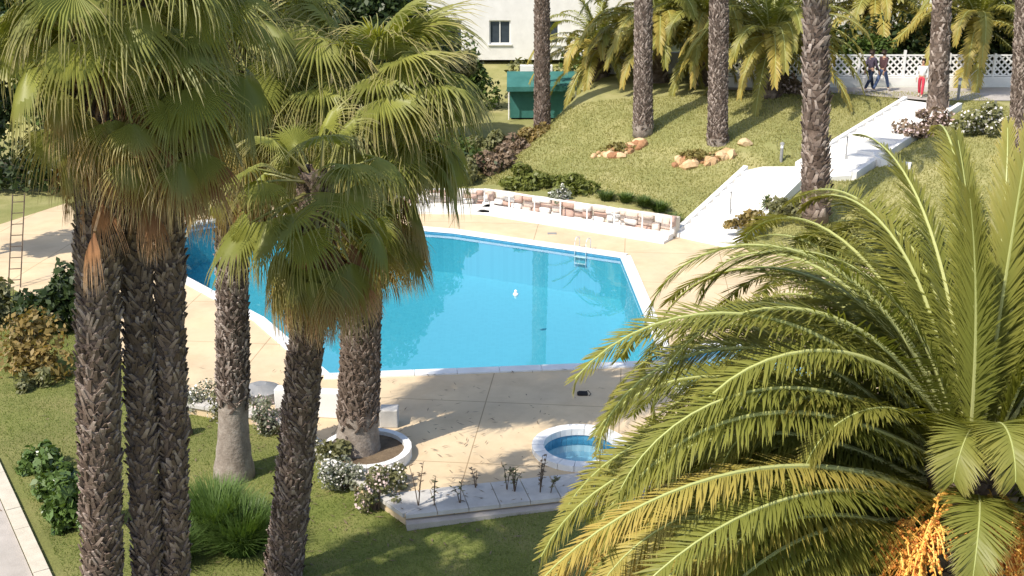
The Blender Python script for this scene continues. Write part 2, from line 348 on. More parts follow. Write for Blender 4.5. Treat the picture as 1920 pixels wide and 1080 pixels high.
# pool deck with its basins
spa_c = circle(*SPA); kid_c = circle(*KID, 56)
pts = list(DECK); ed = poly_edges(0, len(DECK))
for pl in (POOL, spa_c, kid_c): ed += poly_edges(len(pts), len(pl)); pts += pl
pv, pf = cdt(pts, ed); cen = pv[pf].mean(1)
keep = inside(DECK, cen[:, 0], cen[:, 1])
for pl in (POOL, spa_c, kid_c): keep &= ~inside(pl, cen[:, 0], cen[:, 1])
mb = MB(); mb.add([(p[0], p[1], 0) for p in pv], [tuple(int(i) for i in f) for f in pf[keep]])
k = len(DECK)
mb.add([(p[0], p[1], 0) for p in DECK] + [(p[0], p[1], -.9) for p in DECK], [(i, i + k, (i + 1) % k + k, (i + 1) % k) for i in range(k)])
struct(mb.build('pool_deck', M_deck))
def basin(name, pl, zw, depth, tile, wat, wname):
    k = len(pl); b = MB()
    b.add([(p[0], p[1], -.002) for p in pl] + [(p[0], p[1], -depth) for p in pl], [(i, (i + 1) % k, (i + 1) % k + k, i + k) for i in range(k)] + [tuple(range(k, 2 * k))])
    bd = struct(b.build(name, tile))
    for i in range(k):                                   # band of darker tiles at the waterline
        p, q = Vector(pl[i]), Vector(pl[(i + 1) % k]); d = q - p; L = d.length; d.normalize(); nn = Vector((-d.y, d.x)); m = max(1, round(L / .5))
        for j in range(m):
            u, v = p + d * (L * j / m + .004), p + d * (L * (j + 1) / m - .004); tb = MB(); tb.prism([u, v, v + nn * .008, u + nn * .008], -.26, -.045); tb.build('waterline_tile', M_band, bd)
    wb = MB(); wb.add([(p[0], p[1], zw) for p in pl], [tuple(range(k))]); struct(wb.build(wname, wat))
basin('pool_basin', POOL, -.10, 1.5, M_tile, M_water, 'pool_water')
basin('spa_basin', spa_c, -.14, .55, M_tile2, M_water2, 'spa_water')
basin('paddling_pool_basin', kid_c, -.09, .45, M_tile2, M_water2, 'paddling_pool_water')

def coping_line(root, pl, width, step, z0, z1, inn=.04):
    """kerb stones laid end to end round a basin"""
    k = len(pl)
    for i in range(k):
        p, q = Vector(pl[i]), Vector(pl[(i + 1) % k]); d = (q - p); L = d.length; d.normalize(); nn = Vector((d.y, -d.x))
        m = max(1, round(L / step))
        for j in range(m):
            a = p + d * (L * j / m + .006 - (width * .35 if j == 0 else 0)); b = p + d * (L * (j + 1) / m - .006)
            h = random.uniform(-.003, .003); bb = MB()
            bb.prism([a - nn * inn, b - nn * inn, b + nn * width, a + nn * width][::-1], z0, z1 + h)
            bb.build('coping_stone', M_coping, root)
random.seed(1)
def coping_ring(root, cx, cy, r, width, n, z0, z1):
    for i in range(n):
        a0 = 2 * math.pi * i / n + .006; a1 = 2 * math.pi * (i + 1) / n - .006; am = (a0 + a1) / 2; bb = MB()
        P = lambda a, rr: (cx + rr * math.cos(a), cy + rr * math.sin(a))
        bb.prism([P(a0, r - .03), P(a0, r + width), P(am, r + width), P(a1, r + width), P(a1, r - .03), P(am, r - .03)], z0, z1 + random.uniform(-.003, .003))
        bb.build('coping_stone', M_coping, root)
e = thing('pool_coping', 'white stone coping round the large angular swimming pool', 'coping', (0, 0, 0)); coping_line(e, POOL, .30, 1.0, -.04, .035)
e = thing('spa_coping', 'white raised stone ring round the small plunge pool by the lawn edge', 'coping', (0, 0, 0)); coping_ring(e, *SPA, .22, 18, -.02, .13)
e = thing('paddling_pool_coping', 'white stone ring round the pale blue paddling pool', 'coping', (0, 0, 0)); coping_ring(e, *KID, .28, 32, -.02, .10)

# slabs along the front edge of the deck, standing a little over the lawn, with a kerb below them
e = thing('terrace_edge', 'whitish slab edging at the front corner of the pool deck above the lawn', 'edging', (0, 0, 0))
edge = [Vector(DECK[0]), Vector(DECK[1]), Vector(DECK[2]), Vector(DECK[3])]
for a, b in zip(edge[:-1], edge[1:]):
    d = b - a; L = d.length; d.normalize(); nn = Vector((-d.y, d.x)); m = round(L / .62)
    for j in range(m):
        p = a + d * (L * j / m + .008); q = a + d * (L * (j + 1) / m - .008); bb = MB()
        bb.prism([p - nn * .07, q - nn * .07, q + nn * .85, p + nn * .85], -.05, .03 + random.uniform(-.004, .004)); bb.build('slab', M_slab, e)
    bb = MB(); bb.prism([a - nn * .22, b - nn * .22, b - nn * .015, a - nn * .015], -.7, -.10); bb.build('kerb', M_conc, e)
for a, b in (((-3.9, 22.1), (-2.03, 19.77)), ((-5.3, 24.05), (-3.9, 22.1)), ((-7.63, 24.9), (-5.3, 24.05))):
    a = Vector(a); b = Vector(b); d = (b - a); L = d.length; d.normalize(); nn = Vector((-d.y, d.x)); m = max(2, round(L / .62))
    for j in range(m):
        p = a + d * (L * j / m + .008); q = a + d * (L * (j + 1) / m - .008); bb = MB()
        bb.prism([p - nn * .05, q - nn * .05, q + nn * .3, p + nn * .3], -.05, .034 + random.uniform(-.004, .004)); bb.build('slab', M_slab, e)

# concrete garden path with a stone edge, in the lawn at the left
PA = [(-10.9, 22.4), (-8.15, 18.0), (-5.9, 14.4), (-2.5, 9)]
mb = MB()
L = [(x, y, zt(x, y) + .02) for x, y in PA]
vs = []
for x, y, z in L: vs += [(x - .24, y - .14, z), (x - 3.0, y - 1.7, z)]
mb.add(vs, [(2 * i + 1, 2 * i + 3, 2 * i + 2, 2 * i) for i in range(len(L) - 1)][::-1])
for f_i in range(len(mb.f)): mb.f[f_i] = mb.f[f_i][::-1]
struct(mb.build('garden_path', M_conc))
e = thing('path_kerb', 'pale stone kerb between the concrete path and the lawn', 'kerb', (0, 0, 0))
for (x0, y0), (x1, y1) in zip(PA[:-1], PA[1:]):
    a = Vector((x0, y0)); b = Vector((x1, y1)); d = b - a; Ls = d.length; d.normalize(); nn = Vector((d.y, -d.x)); m = round(Ls / .9)
    for j in range(m):
        p = a + d * (Ls * j / m + .006); q = a + d * (Ls * (j + 1) / m - .006); bb = MB()
        bb.prism([p, q, q + nn * .26, p + nn * .26][::-1], -.7, zt(p.x, p.y) + .085 + random.uniform(-.006, .006)); bb.build('kerb_stone', M_kerb, e)

# path along the top terrace
mb = MB(); TP = [(9.5, 51.9), (14, 51.0), (17.2, 49.1), (24, 48.9), (34, 48.7)]
vs = []
for x, y in TP: vs += [(x, y - .3, 3.03), (x, 52.2, 3.03)]
mb.add(vs, [(2 * i, 2 * i + 2, 2 * i + 3, 2 * i + 1) for i in range(len(TP) - 1)])
struct(mb.build('terrace_path', M_conc))

# ------------------------------------------------------------------ staircase
st = thing('staircase', 'white masonry staircase climbing the grassy bank in two flights', 'stairs', (5.7, 38.7, 0))
def local(o, root): o.location = -Vector(root.location); return o
def flight(F, n):
    l0, l1, r0, r1, z0, z1 = [Vector(p) if isinstance(p, tuple) else p for p in F]
    for i in range(n):
        t0, t1 = i / n, (i + 1) / n; z = z0 + (z1 - z0) * (i + 1) / n
        a, b, c, d = l0.lerp(l1, t0), l0.lerp(l1, t1), r0.lerp(r1, t1), r0.lerp(r1, t0)
        bb = MB(); bb.prism([a, d, c, b], z - .75, z + random.uniform(-.003, .003)); local(bb.build('step', M_step, st), st)
    # side parapets
    dr = (l1 - l0).normalized(); nn = Vector((dr.y, -dr.x))
    for p0, p1, s, up in ((l0, l1, -1, .14), (r0, r1, 1, .16)):
        o0, o1 = p0 + nn * (s * .012), p1 + nn * (s * .012); q0, q1 = p0 + nn * (s * .2), p1 + nn * (s * .2); bb = MB()
        vs = [(o0.x, o0.y, z0 - .6), (o1.x, o1.y, z1 - .6), (q1.x, q1.y, z1 - .6), (q0.x, q0.y, z0 - .6), (o0.x, o0.y, z0 + up), (o1.x, o1.y, z1 + up), (q1.x, q1.y, z1 + up), (q0.x, q0.y, z0 + up)]
        bb.add(vs, [(0, 1, 2, 3), (4, 5, 6, 7), (0, 1, 5, 4), (1, 2, 6, 5), (2, 3, 7, 6), (3, 0, 4, 7)]); local(bb.build('parapet', M_white, st), st)
flight(F1, 10); flight(F2, 12)
bb = MB(); bb.prism([(8.74, 42.55), (10.37, 41.15), (12.3, 41.6), (10.78, 43.12), (9.4, 43.1)], .8, 1.498); local(bb.build('landing', M_step, st), st)
def post(x, y, z, h, label):
    t = thing('rail_post', label, 'post', (x, y, z)); b = MB(); b.tube([(0, 0, -.05), (0, 0, h)], .022, 8); b.build('shaft', M_grey, t)
    b = MB(); b.tube([(0, 0, h), (0, 0, h + .05)], [.04, .03], 8); b.build('cap', M_grey, t)
post(12.5, 43.2, 1.62, .95, 'thin dark post standing on the upper stair flight')
post(7.6, 39.6, .45, .9, 'thin grey post standing on the lower stair flight')

# ------------------------------------------------------------------ retaining wall of rough stones, white ledge and railing
rw = thing('stone_wall', 'low wall of rough reddish and white stones below the grass mound', 'wall', (0, 0, 0))
random.seed(5)
def along(p0, p1, t): return Vector(p0).lerp(Vector(p1), t)
W0, W1 = (-4.2, LN(-.8) + .45), None
segs = [((-4.5, 42.85), (-.8, LN(-.8))), ((-.8, LN(-.8)), (5.62, LN(5.62)))]
def stone(mb_pts, z0, z1, depth, d, nn, base, c):
    """one irregular block: rounded outline, uneven face"""
    x0, x1 = mb_pts; vs = []; n = 10
    for dep, sh in ((-.05, 1.0), (depth * .7, .99), (depth, .88)):
        for k in range(n):
            a = 2 * math.pi * k / n; ca, sa = math.cos(a), math.sin(a)
            sx = math.copysign(abs(ca) ** .32, ca) * sh; sz = math.copysign(abs(sa) ** .32, sa) * sh
            xx = (x0 + x1) / 2 + sx * (x1 - x0) / 2 * random.uniform(.95, 1.02); zz = (z0 + z1) / 2 + sz * (z1 - z0) / 2 * random.uniform(.94, 1.03)
            p = base + d * xx - nn * dep * random.uniform(.85, 1.1); vs.append((p.x, p.y, zz))
    fs = [tuple(2 * n + k for k in range(n))]
    for j in range(2):
        for k in range(n): fs.append((j * n + k, j * n + (k + 1) % n, (j + 1) * n + (k + 1) % n, (j + 1) * n + k))
    b = MB(); b.add(vs, [f[::-1] for f in fs], c); b.build('stone', M_stone, rw, smooth=True)
for a, b in segs:
    a = Vector(a); b = Vector(b); d = b - a; L = d.length; d.normalize(); nn = Vector((-d.y, d.x))
    x = 0.0
    while x < L - .12:
        wd = random.uniform(.22, .55); hs = [random.uniform(.5, 1.2) for _ in range(random.choice((2, 2, 3, 3, 4)))]; tot = sum(hs); z0 = .02
        for h_ in hs:
            z1 = z0 + h_ / tot * .7; jx = random.uniform(-.07, .07)
            stone((max(-.05, x + jx), min(L, x + wd + jx + random.uniform(-.02, .06))), z0, z1 + random.uniform(-.01, .03), random.uniform(.08, .22), d, nn, a, random.choice((.1, .25, .45, .7, .9, 1.1))); z0 = z1
        x += wd
    core = MB(); core.prism([a - nn * .03, b - nn * .03, b + nn * .32, a + nn * .32], -.2, .66); core.build('mortar_core', M_kerb, rw)
lg = thing('ledge', 'white rendered ledge at the foot of the rough stone wall', 'ledge', (0, 0, 0))
for a, b in segs:
    a = Vector(a); b = Vector(b); d = (b - a).normalized(); nn = Vector((-d.y, d.x))
    bb = MB(); bb.prism([a - nn * .62, b - nn * .62, b - nn * .215, a - nn * .215], -.1, .2); bb.build('block', M_white, lg)
    bb = MB(); bb.prism([a - nn * .98, b - nn * .98, b - nn * .625, a - nn * .625], -.1, .09); bb.build('tread', M_white, lg)
rl = thing('railing', 'white tubular railing in front of the rough stone wall', 'railing', (0, 0, 0))
for si, (a, b) in enumerate(segs):
    a = Vector(a); b = Vector(b); d = b - a; L = d.length; d.normalize(); nn = Vector((-d.y, d.x)); m = round(L / 1.08)
    off = -nn * .42
    P = lambda t, z: (a.x + d.x * t + off.x, a.y + d.y * t + off.y, z)
    for j in range(m + (1 if si else 0)):
        bb = MB(); bb.tube([P(L * j / m, .2), P(L * j / m, .80)], .026, 8); bb.build('post', M_metal, rl)
    for z, r in ((.81, .032),):
        bb = MB(); bb.tube([P(0, z), P(L, z)], r, 8); bb.build('rail', M_metal, rl)
# ------------------------------------------------------------------ top terrace: base wall, lattice fence
FY = 52.4
bb = MB(); bb.box((9.4, FY, 2.6), (34, FY + .25, 3.46)); tag(bb.build('terrace_wall', M_white, bevel=.02), 'long white base wall under the lattice fence behind the walkers', 'wall')
lf = thing('lattice_fence', 'white diagonal lattice fence on top of the terrace wall', 'fence', (9.4, FY + .12, 3.46))
fl, fh = 16.0, .94
for z in (.02, fh - .03):
    bb = MB(); bb.box((0, -.035, z), (fl, .035, z + .06)); bb.build('rail', M_metal, lf)
for i in range(9):
    bb = MB(); bb.box((i * 2 - .05, -.055, 0), (i * 2 + .05, .055, fh + (.22 if i % 4 == 0 else .08))); bb.build('post', M_metal, lf)
ln = fh - .06
sp = .29
for s in (1, -1):
    x = -ln
    while x < fl:
        # slat from (x, 0) to (x+ln, ln) clipped to the panel
        xa, xb = max(0, x), min(fl, x + ln)
        if xb - xa > .06:
            za, zb = (xa - x), (xb - x)
            if s < 0: za, zb = ln - za, ln - zb
            y0 = .006 if s > 0 else -.02; bb = MB(); wv = .037
            d = Vector((xb - xa, 0, zb - za)).normalized(); nn = Vector((-d.z, 0, d.x)) * wv
            A, B = Vector((xa, 0, za + .05)), Vector((xb, 0, zb + .05)); vs = []
            for yy in (y0, y0 + .014):
                for p in (A - nn, B - nn, B + nn, A + nn): vs.append((p.x, yy, p.z))
            bb.add(vs, [(0, 1, 2, 3), (7, 6, 5, 4), (0, 4, 5, 1), (1, 5, 6, 2), (2, 6, 7, 3), (3, 7, 4, 0)]); bb.build('slat', M_metal, lf)
        x += sp

# ------------------------------------------------------------------ fan palms and date palms
GR = V(0, 0, -1)
def fan_mesh(rnd, elev, pet, Rb, droop, mats, nseg=42, span=235, fold=.12, blade_dip=25):
    mb = MB(); d = V(math.cos(R(elev)), 0, math.sin(R(elev))); p = V(0, 0, 0); P = [p]
    for i in range(5):
        d = (d + GR * .05 * pet * max(.2, d.x)).normalized(); p = p + d * (pet / 5); P.append(p)
    mb.tube(P, [.045, .034, .026, .022, .02, .018], 4, [0, .2, .4, .6, .8, 1], 1)
    eb = math.degrees(math.asin(max(-1, min(1, d.z)))) - blade_dip
    t = V(math.cos(R(eb)), 0, math.sin(R(eb))); s = V(0, 1, 0); n = t.cross(s)
    if n.z < 0 and eb > -90: n = -n
    tw = rnd.uniform(-.6, .6); s2 = s * math.cos(tw) + n * math.sin(tw); n = n * math.cos(tw) - s * math.sin(tw); s = s2
    da = R(span) / nseg
    for i in range(nseg):
        a = -R(span) / 2 + (i + .5) * da + rnd.uniform(-.01, .01)
        dr = (t * math.cos(a) + s * math.sin(a) - n * (fold * (1 - math.cos(a)) * 1.1)).normalized()
        la = (-t * math.sin(a) + s * math.cos(a)).normalized()
        Ri = Rb * (.74 + .26 * math.cos(a * .62)) * rnd.uniform(.88, 1.06)
        c = p.copy(); vs = []; cc = []; dd = dr.copy()
        st_r = (.03, .22, .40, .58, .80)
        prev = 0
        fz = .41
        kd = rnd.uniform(.4, 1.5); jl = rnd.uniform(-.1, .1)
        for r in st_r:
            if r > fz: dd = (dd + GR * droop * (r - prev) * 2.1 * kd + la * jl).normalized()
            elif r > .1: dd = (dd + GR * droop * .3 * (r - prev)).normalized()
            c = c + dd * ((r - prev) * Ri); prev = r
            wdt = r * Ri * math.tan(da / 2) * 1.04 if r <= fz else fz * Ri * math.tan(da / 2) * .62 * (1 - (r - fz) / (1 - fz) * .6)
            nn = dd.cross(la)
            if nn.dot(n) < 0: nn = -nn
            ridge = nn * (wdt * 1.05 if r > .1 else 0)
            vs += [c - la * wdt, c + ridge, c + la * wdt]; cc += [r] * 3
        dd = (dd + GR * droop * .5).normalized(); c = c + dd * ((1 - prev) * Ri); vs.append(c); cc.append(1.0)
        fs = []
        for k in range(4):
            o = k * 3; fs += [(o, o + 1, o + 4, o + 3), (o + 1, o + 2, o + 5, o + 4)]
        fs += [(12, 13, 15), (13, 14, 15)]
        mb.add(vs, fs, cc, 0)
    return mb.mesh('frond', mats)
rnd = random.Random(11)
FAN = {}
FAN['up'] = [fan_mesh(rnd, rnd.uniform(48, 78), rnd.uniform(.8, 1.1), rnd.uniform(1.0, 1.15), rnd.uniform(.5, .9), [L_fan, L_pet], fold=.1, blade_dip=rnd.uniform(15, 35)) for _ in range(4)]
FAN['mid'] = [fan_mesh(rnd, rnd.uniform(10, 42), rnd.uniform(.9, 1.2), rnd.uniform(1.05, 1.2), rnd.uniform(1.1, 1.9), [L_fan, L_pet], fold=.14, blade_dip=rnd.uniform(20, 45)) for _ in range(6)]
FAN['low'] = [fan_mesh(rnd, rnd.uniform(-30, 5), rnd.uniform(.85, 1.15), rnd.uniform(1.05, 1.2), rnd.uniform(1.3, 2.2), [L_fan, L_pet], fold=.16, blade_dip=rnd.uniform(25, 45)) for _ in range(6)]
FAN['hang'] = [fan_mesh(rnd, rnd.uniform(-62, -38), rnd.uniform(.7, 1.0), rnd.uniform(1.0, 1.15), rnd.uniform(1.2, 2.0), [L_fand, L_pet], span=150, fold=.3, blade_dip=rnd.uniform(15, 30)) for _ in range(6)]
FAN['dead'] = [fan_mesh(rnd, rnd.uniform(-86, -55), rnd.uniform(.4, .8), rnd.uniform(.85, 1.1), rnd.uniform(1.0, 2.2), [L_dead, L_dead], nseg=26, span=rnd.uniform(70, 110), fold=.6, blade_dip=rnd.uniform(2, 14)) for _ in range(6)]

FAN['show'] = [fan_mesh(rnd, rnd.uniform(8, 35), rnd.uniform(.9, 1.15), rnd.uniform(1.0, 1.12), rnd.uniform(.45, .8), [L_fan, L_pet], nseg=36, span=250, fold=.08, blade_dip=rnd.uniform(38, 55)) for _ in range(5)]
def trunk_path(base, top, lean=0):
    b, t = Vector(base), Vector(top); n = 14; out = []
    for i in range(n + 1):
        u = i / n; p = b.lerp(t, u); p.x += lean * math.sin(math.pi * u); out.append(p)
    return out
def palm_trunk(root, base, top, r0, r1, flare=1.0, smooth_to=0.0, rnd=None, boot=(.078, .15, .05), bmat=None, dens=1.0, lean=0, boot_out=.042):
    """tapering trunk with the stubs of old leaf bases standing out of it"""
    base = Vector(base); rb = Vector((0, 0, 0)); P = [p - base for p in trunk_path(base, top, lean)]
    H = P[-1].z; mb = MB(); n = 18; NP = 46; pts = []; rad = []
    def at(u):
        f = u * (len(P) - 1); i = min(len(P) - 2, int(f)); return P[i].lerp(P[i + 1], f - i)
    def rr(u):
        z = u * H; return (r0 + (r1 - r0) * u) * (1 + flare * math.exp(-z / .55))
    for i in range(NP + 1):
        u = i / NP; pts.append(at(u)); rad.append(rr(u) * (1 + rnd.uniform(-.03, .03)))
    pts[0].z -= .25
    mb.tube(pts, rad, n, [rnd.uniform(.2, .6) for _ in pts], 0)
    sm = int(NP * smooth_to / max(H, .1))
    tr = mb.build('trunk', [M_bark, M_smooth], root, smooth=True)
    if sm:
        for f in tr.data.polygons:
            if f.center.z < smooth_to + .08 * math.sin(7 * math.atan2(f.center.y, f.center.x)): f.material_index = 1
    bb = MB(); bw, bl, bz = boot
    z = max(0, smooth_to - .35); row = 0
    while z < H - .02:
        u = z / H; ra = rr(u); c = at(u); m = max(5, int(2 * math.pi * ra / bw * dens)); ph = row * .5 * 2 * math.pi / m + rnd.uniform(-.08, .08)
        for k in range(m):
            if smooth_to and rnd.random() > (z - smooth_to + .38) / .7: continue
            if rnd.random() < .10 + .5 * max(0, math.sin(z * 2.3 + 1.7 * math.sin(k * .9 + row * .13)) - .45): continue
            a = ph + 2 * math.pi * k / m + rnd.uniform(-.06, .06); o = V(math.cos(a), math.sin(a), 0); l = V(-o.y, o.x, 0)
            sk = rnd.choice((-1, 1)) * rnd.uniform(.05, .8); wd = bw * rnd.uniform(.22, .6); hl = bl * rnd.uniform(.45, 1.3); ou = boot_out * rnd.uniform(.5, 1.7)
            b0 = c + o * (ra - .02) + V(0, 0, rnd.uniform(-.03, .03)); t0 = b0 + V(0, 0, hl) + l * (sk * hl) + o * ou
            th = o * .035; cv = rnd.uniform(0, 1) ** 1.4
            vs = [b0 - l * wd, b0 + l * wd, t0 + l * wd * .55, t0 - l * wd * .55, b0 - l * wd + th, b0 + l * wd + th, t0 + l * wd * .5 + th * .6, t0 - l * wd * .5 + th * .6]
            bb.add(vs, [(4, 5, 6, 7), (3, 2, 6, 7)[::-1], (0, 4, 7, 3), (1, 2, 6, 5)], [cv * .5] * 2 + [cv] * 2 + [cv * .5] * 2 + [cv] * 2)
        z += bz * rnd.uniform(.85, 1.15); row += 1
    o = bb.build('leaf_bases', bmat or M_boot, root); o['kind'] = 'stuff'
    return P[-1]
def fronds(root, top, rnd, spec, zspread=.7, rtr=.14, az_bias=None):
    """spec: (class, count, scale)"""
    k = 0
    for cls, n, sc_ in spec:
        for i in range(n):
            az = k * 2.39996 + rnd.uniform(-.3, .3); k += 1
            zz = {'up': 0, 'mid': -.12, 'low': -.32, 'hang': -.45 - zspread * .7 * rnd.random(), 'dead': -.6 - zspread * (i / max(1, n))}[cls] + rnd.uniform(-.08, .08)
            p = top + V(math.cos(az) * rtr, math.sin(az) * rtr, zz)
            link('frond', rnd.choice(FAN[cls]), root, p, (rnd.uniform(-.2, .2), rnd.uniform(-.2, .2), az), sc_ * rnd.uniform(.88, 1.1))
def fan_palm(label, base, top, r0, r1, seed, spec, group=None, **kw):
    rnd = random.Random(seed); t = thing('fan_palm', label, 'palm tree', base, group)
    zs = kw.pop('zspread', .7); rt = kw.pop('rtr', .14)
    tp = palm_trunk(t, base, top, r0, r1, rnd=rnd, **kw)
    fronds(t, tp, rnd, spec, zs, rt)
    return t, tp
def extra(t, tp, items):
    """single fronds placed one by one: (class, variant, azimuth deg, dz, scale)"""
    for cls, v, az, dz, s in items:
        link('frond', FAN[cls][v % len(FAN[cls])], t, tp + V(math.cos(R(az)) * .14, math.sin(R(az)) * .14, dz), (0, 0, R(az)), s)

BIG = [('up', 9, .9), ('mid', 12, .88), ('low', 12, .85), ('hang', 26, .85), ('dead', 46, .85)]
G = None
t1, tp1 = fan_palm('stout fan palm with a long rusty skirt, thickest trunk of the three-palm clump', (-5.80, 14.0, -.2), (-4.76, 14.0, 10.15), .215, .245, 21, BIG, flare=.1, zspread=1.6, rtr=.26, lean=-.08)
extra(t1, tp1, [('show', 0, 262, -.35, .95), ('show', 3, 300, -.2, .95), ('show', 2, 215, -.6, .9), ('show', 4, 330, -.9, .9)])
fan_palm('added fan palm shading the lawn, whose drooping leaves reach in from beyond the stout palm at the path', (-8.3, 13.3, -.2), (-7.7, 13.3, 9.8), .26, .27, 20, [('up', 8, .9), ('mid', 12, .95), ('low', 12, .9), ('hang', 22, .9), ('dead', 16, .85)], flare=.1, zspread=1.8, rtr=.24)  # palm added mostly out of view so its crown shades the near lawn
fan_palm('slim fan palm squeezed in the middle of the three-palm clump', (-5.28, 14.35, -.2), (-4.58, 14.5, 10.6), .165, .16, 22, [('up', 8, .9), ('mid', 10, .9), ('low', 9, .9), ('hang', 9, .9), ('dead', 12, .9)], flare=.15, zspread=.8)
fan_palm('slim fan palm of the three-palm clump on the side towards the pool', (-4.98, 14.6, -.2), (-4.24, 14.6, 9.6), .165, .16, 23, [('up', 6, .85), ('mid', 9, .85), ('low', 9, .85), ('hang', 12, .85), ('dead', 22, .85)], flare=.15, zspread=.9)
fan_palm('tall fan palm with a smooth swollen pale trunk foot standing in the lawn', (-5.76, 21.8, -.2), (-5.15, 21.9, 8.9), .30, .24, 24, [('up', 7, 1.15), ('mid', 13, 1.15), ('low', 14, 1.15), ('hang', 26, 1.15), ('dead', 30, 1.05)], flare=.5, smooth_to=1.75, zspread=2.6, bmat=M_bootl)
t5, tp5 = fan_palm('leaning fan palm with ragged dark trunk in front of the pool deck corner', (-4.02, 18.0, -.2), (-3.06, 18.0, 7.0), .28, .23, 25, [('up', 5, .7), ('mid', 6, .85), ('low', 6, .95), ('hang', 12, 1.1), ('dead', 34, 1.0)], flare=.1, zspread=.9, lean=.06, rtr=.16)
extra(t5, tp5, [('show', 0, 215, -.1, 1.0), ('show', 2, 258, -.85, 1.1), ('show', 3, 195, -.8, 1.1), ('show', 4, 300, -.4, .95), ('hang', 1, 200, -.5, 1.1), ('hang', 3, 250, -.55, 1.1), ('low', 2, 235, -.2, 1.0)])
t6, tp6 = fan_palm('broad fan palm growing from the white ring planter on the pool deck', (-3.26, 22.35, 0), (-2.75, 22.35, 7.3), .38, .34, 26, [('up', 12, 1.2), ('mid', 20, 1.25), ('low', 18, 1.2), ('hang', 26, 1.1), ('dead', 26, 1.05)], flare=.42, smooth_to=.9, zspread=2.3, rtr=.3)
extra(t6, tp6, [('show', 1, 262, -.35, 1.3), ('show', 2, 305, .45, 1.3), ('show', 3, 338, 1.0, 1.35), ('show', 4, 222, .3, 1.3), ('show', 0, 290, -1.1, 1.25), ('show', 2, 345, -.2, 1.3), ('show', 1, 240, 1.0, 1.25), ('mid', 0, 285, .1, 1.3), ('mid', 2, 320, .1, 1.3), ('mid', 4, 255, 0, 1.25), ('mid', 1, 0, .2, 1.3), ('low', 1, 300, -.2, 1.3), ('low', 3, 345, -.3, 1.3), ('up', 1, 340, .2, 1.4), ('up', 2, 300, .2, 1.3), ('up', 0, 10, .25, 1.45), ('up', 3, 25, .2, 1.4), ('mid', 3, 15, .1, 1.4), ('mid', 5, 350, 0, 1.4), ('mid', 1, 40, .1, 1.4), ('low', 0, 5, -.2, 1.35), ('mid', 2, 200, .2, 1.3), ('up', 1, 180, .2, 1.4), ('up', 2, 230, .2, 1.35)])

# tall fan palms on the mound and the terrace (their crowns stand above the picture)
TALL = [('up', 6, 1.1), ('mid', 9, 1.15), ('low', 8, 1.15), ('hang', 5, 1.1), ('dead', 8, 1)]
for i, (lab, b, t, r, kw) in enumerate([
    ('tall palm with a dark trunk by the teal kiosk', (1.30, 50.0, 1.2), (1.2, 50, 11.5), .31, {}),
    ('tall palm rising behind the smaller reddish rock pile on the mound', (5.32, 47.2, 1.95), (5.0, 47.3, 12.2), .34, dict(bmat=M_bootl, smooth_to=.5, flare=.3)),
    ('tall palm rising behind the larger orange rock pile on the mound', (8.06, 45.4, 1.7), (7.62, 45.5, 12.0), .35, dict(bmat=M_bootl, smooth_to=.45, flare=.25)),
    ('tall palm with a coarse patchy trunk beside the stair landing', (10.18, 38.1, 1.0), (9.45, 38.3, 10.6), .40, dict(bmat=M_bootl, boot=(.17, .26, .13), boot_out=.075)),
    ('tall palm with a smooth grey leaning trunk at the head of the stairs', (17.25, 47.4, 2.9), (16.55, 47.5, 12.5), .37, dict(bmat=M_bootl, boot=(.14, .2, .12), boot_out=.02)),
    ('tall palm on the bank right of the stairs, half hidden by the big date palm', (17.6, 40.0, 2.2), (16.8, 40.2, 11.8), .33, dict(bmat=M_bootl))]):
    kw = dict(kw); kw.setdefault('flare', .15); fan_palm(lab, b, t, r, r * .82, 40 + i, TALL, 'tall palms on the bank', **kw)

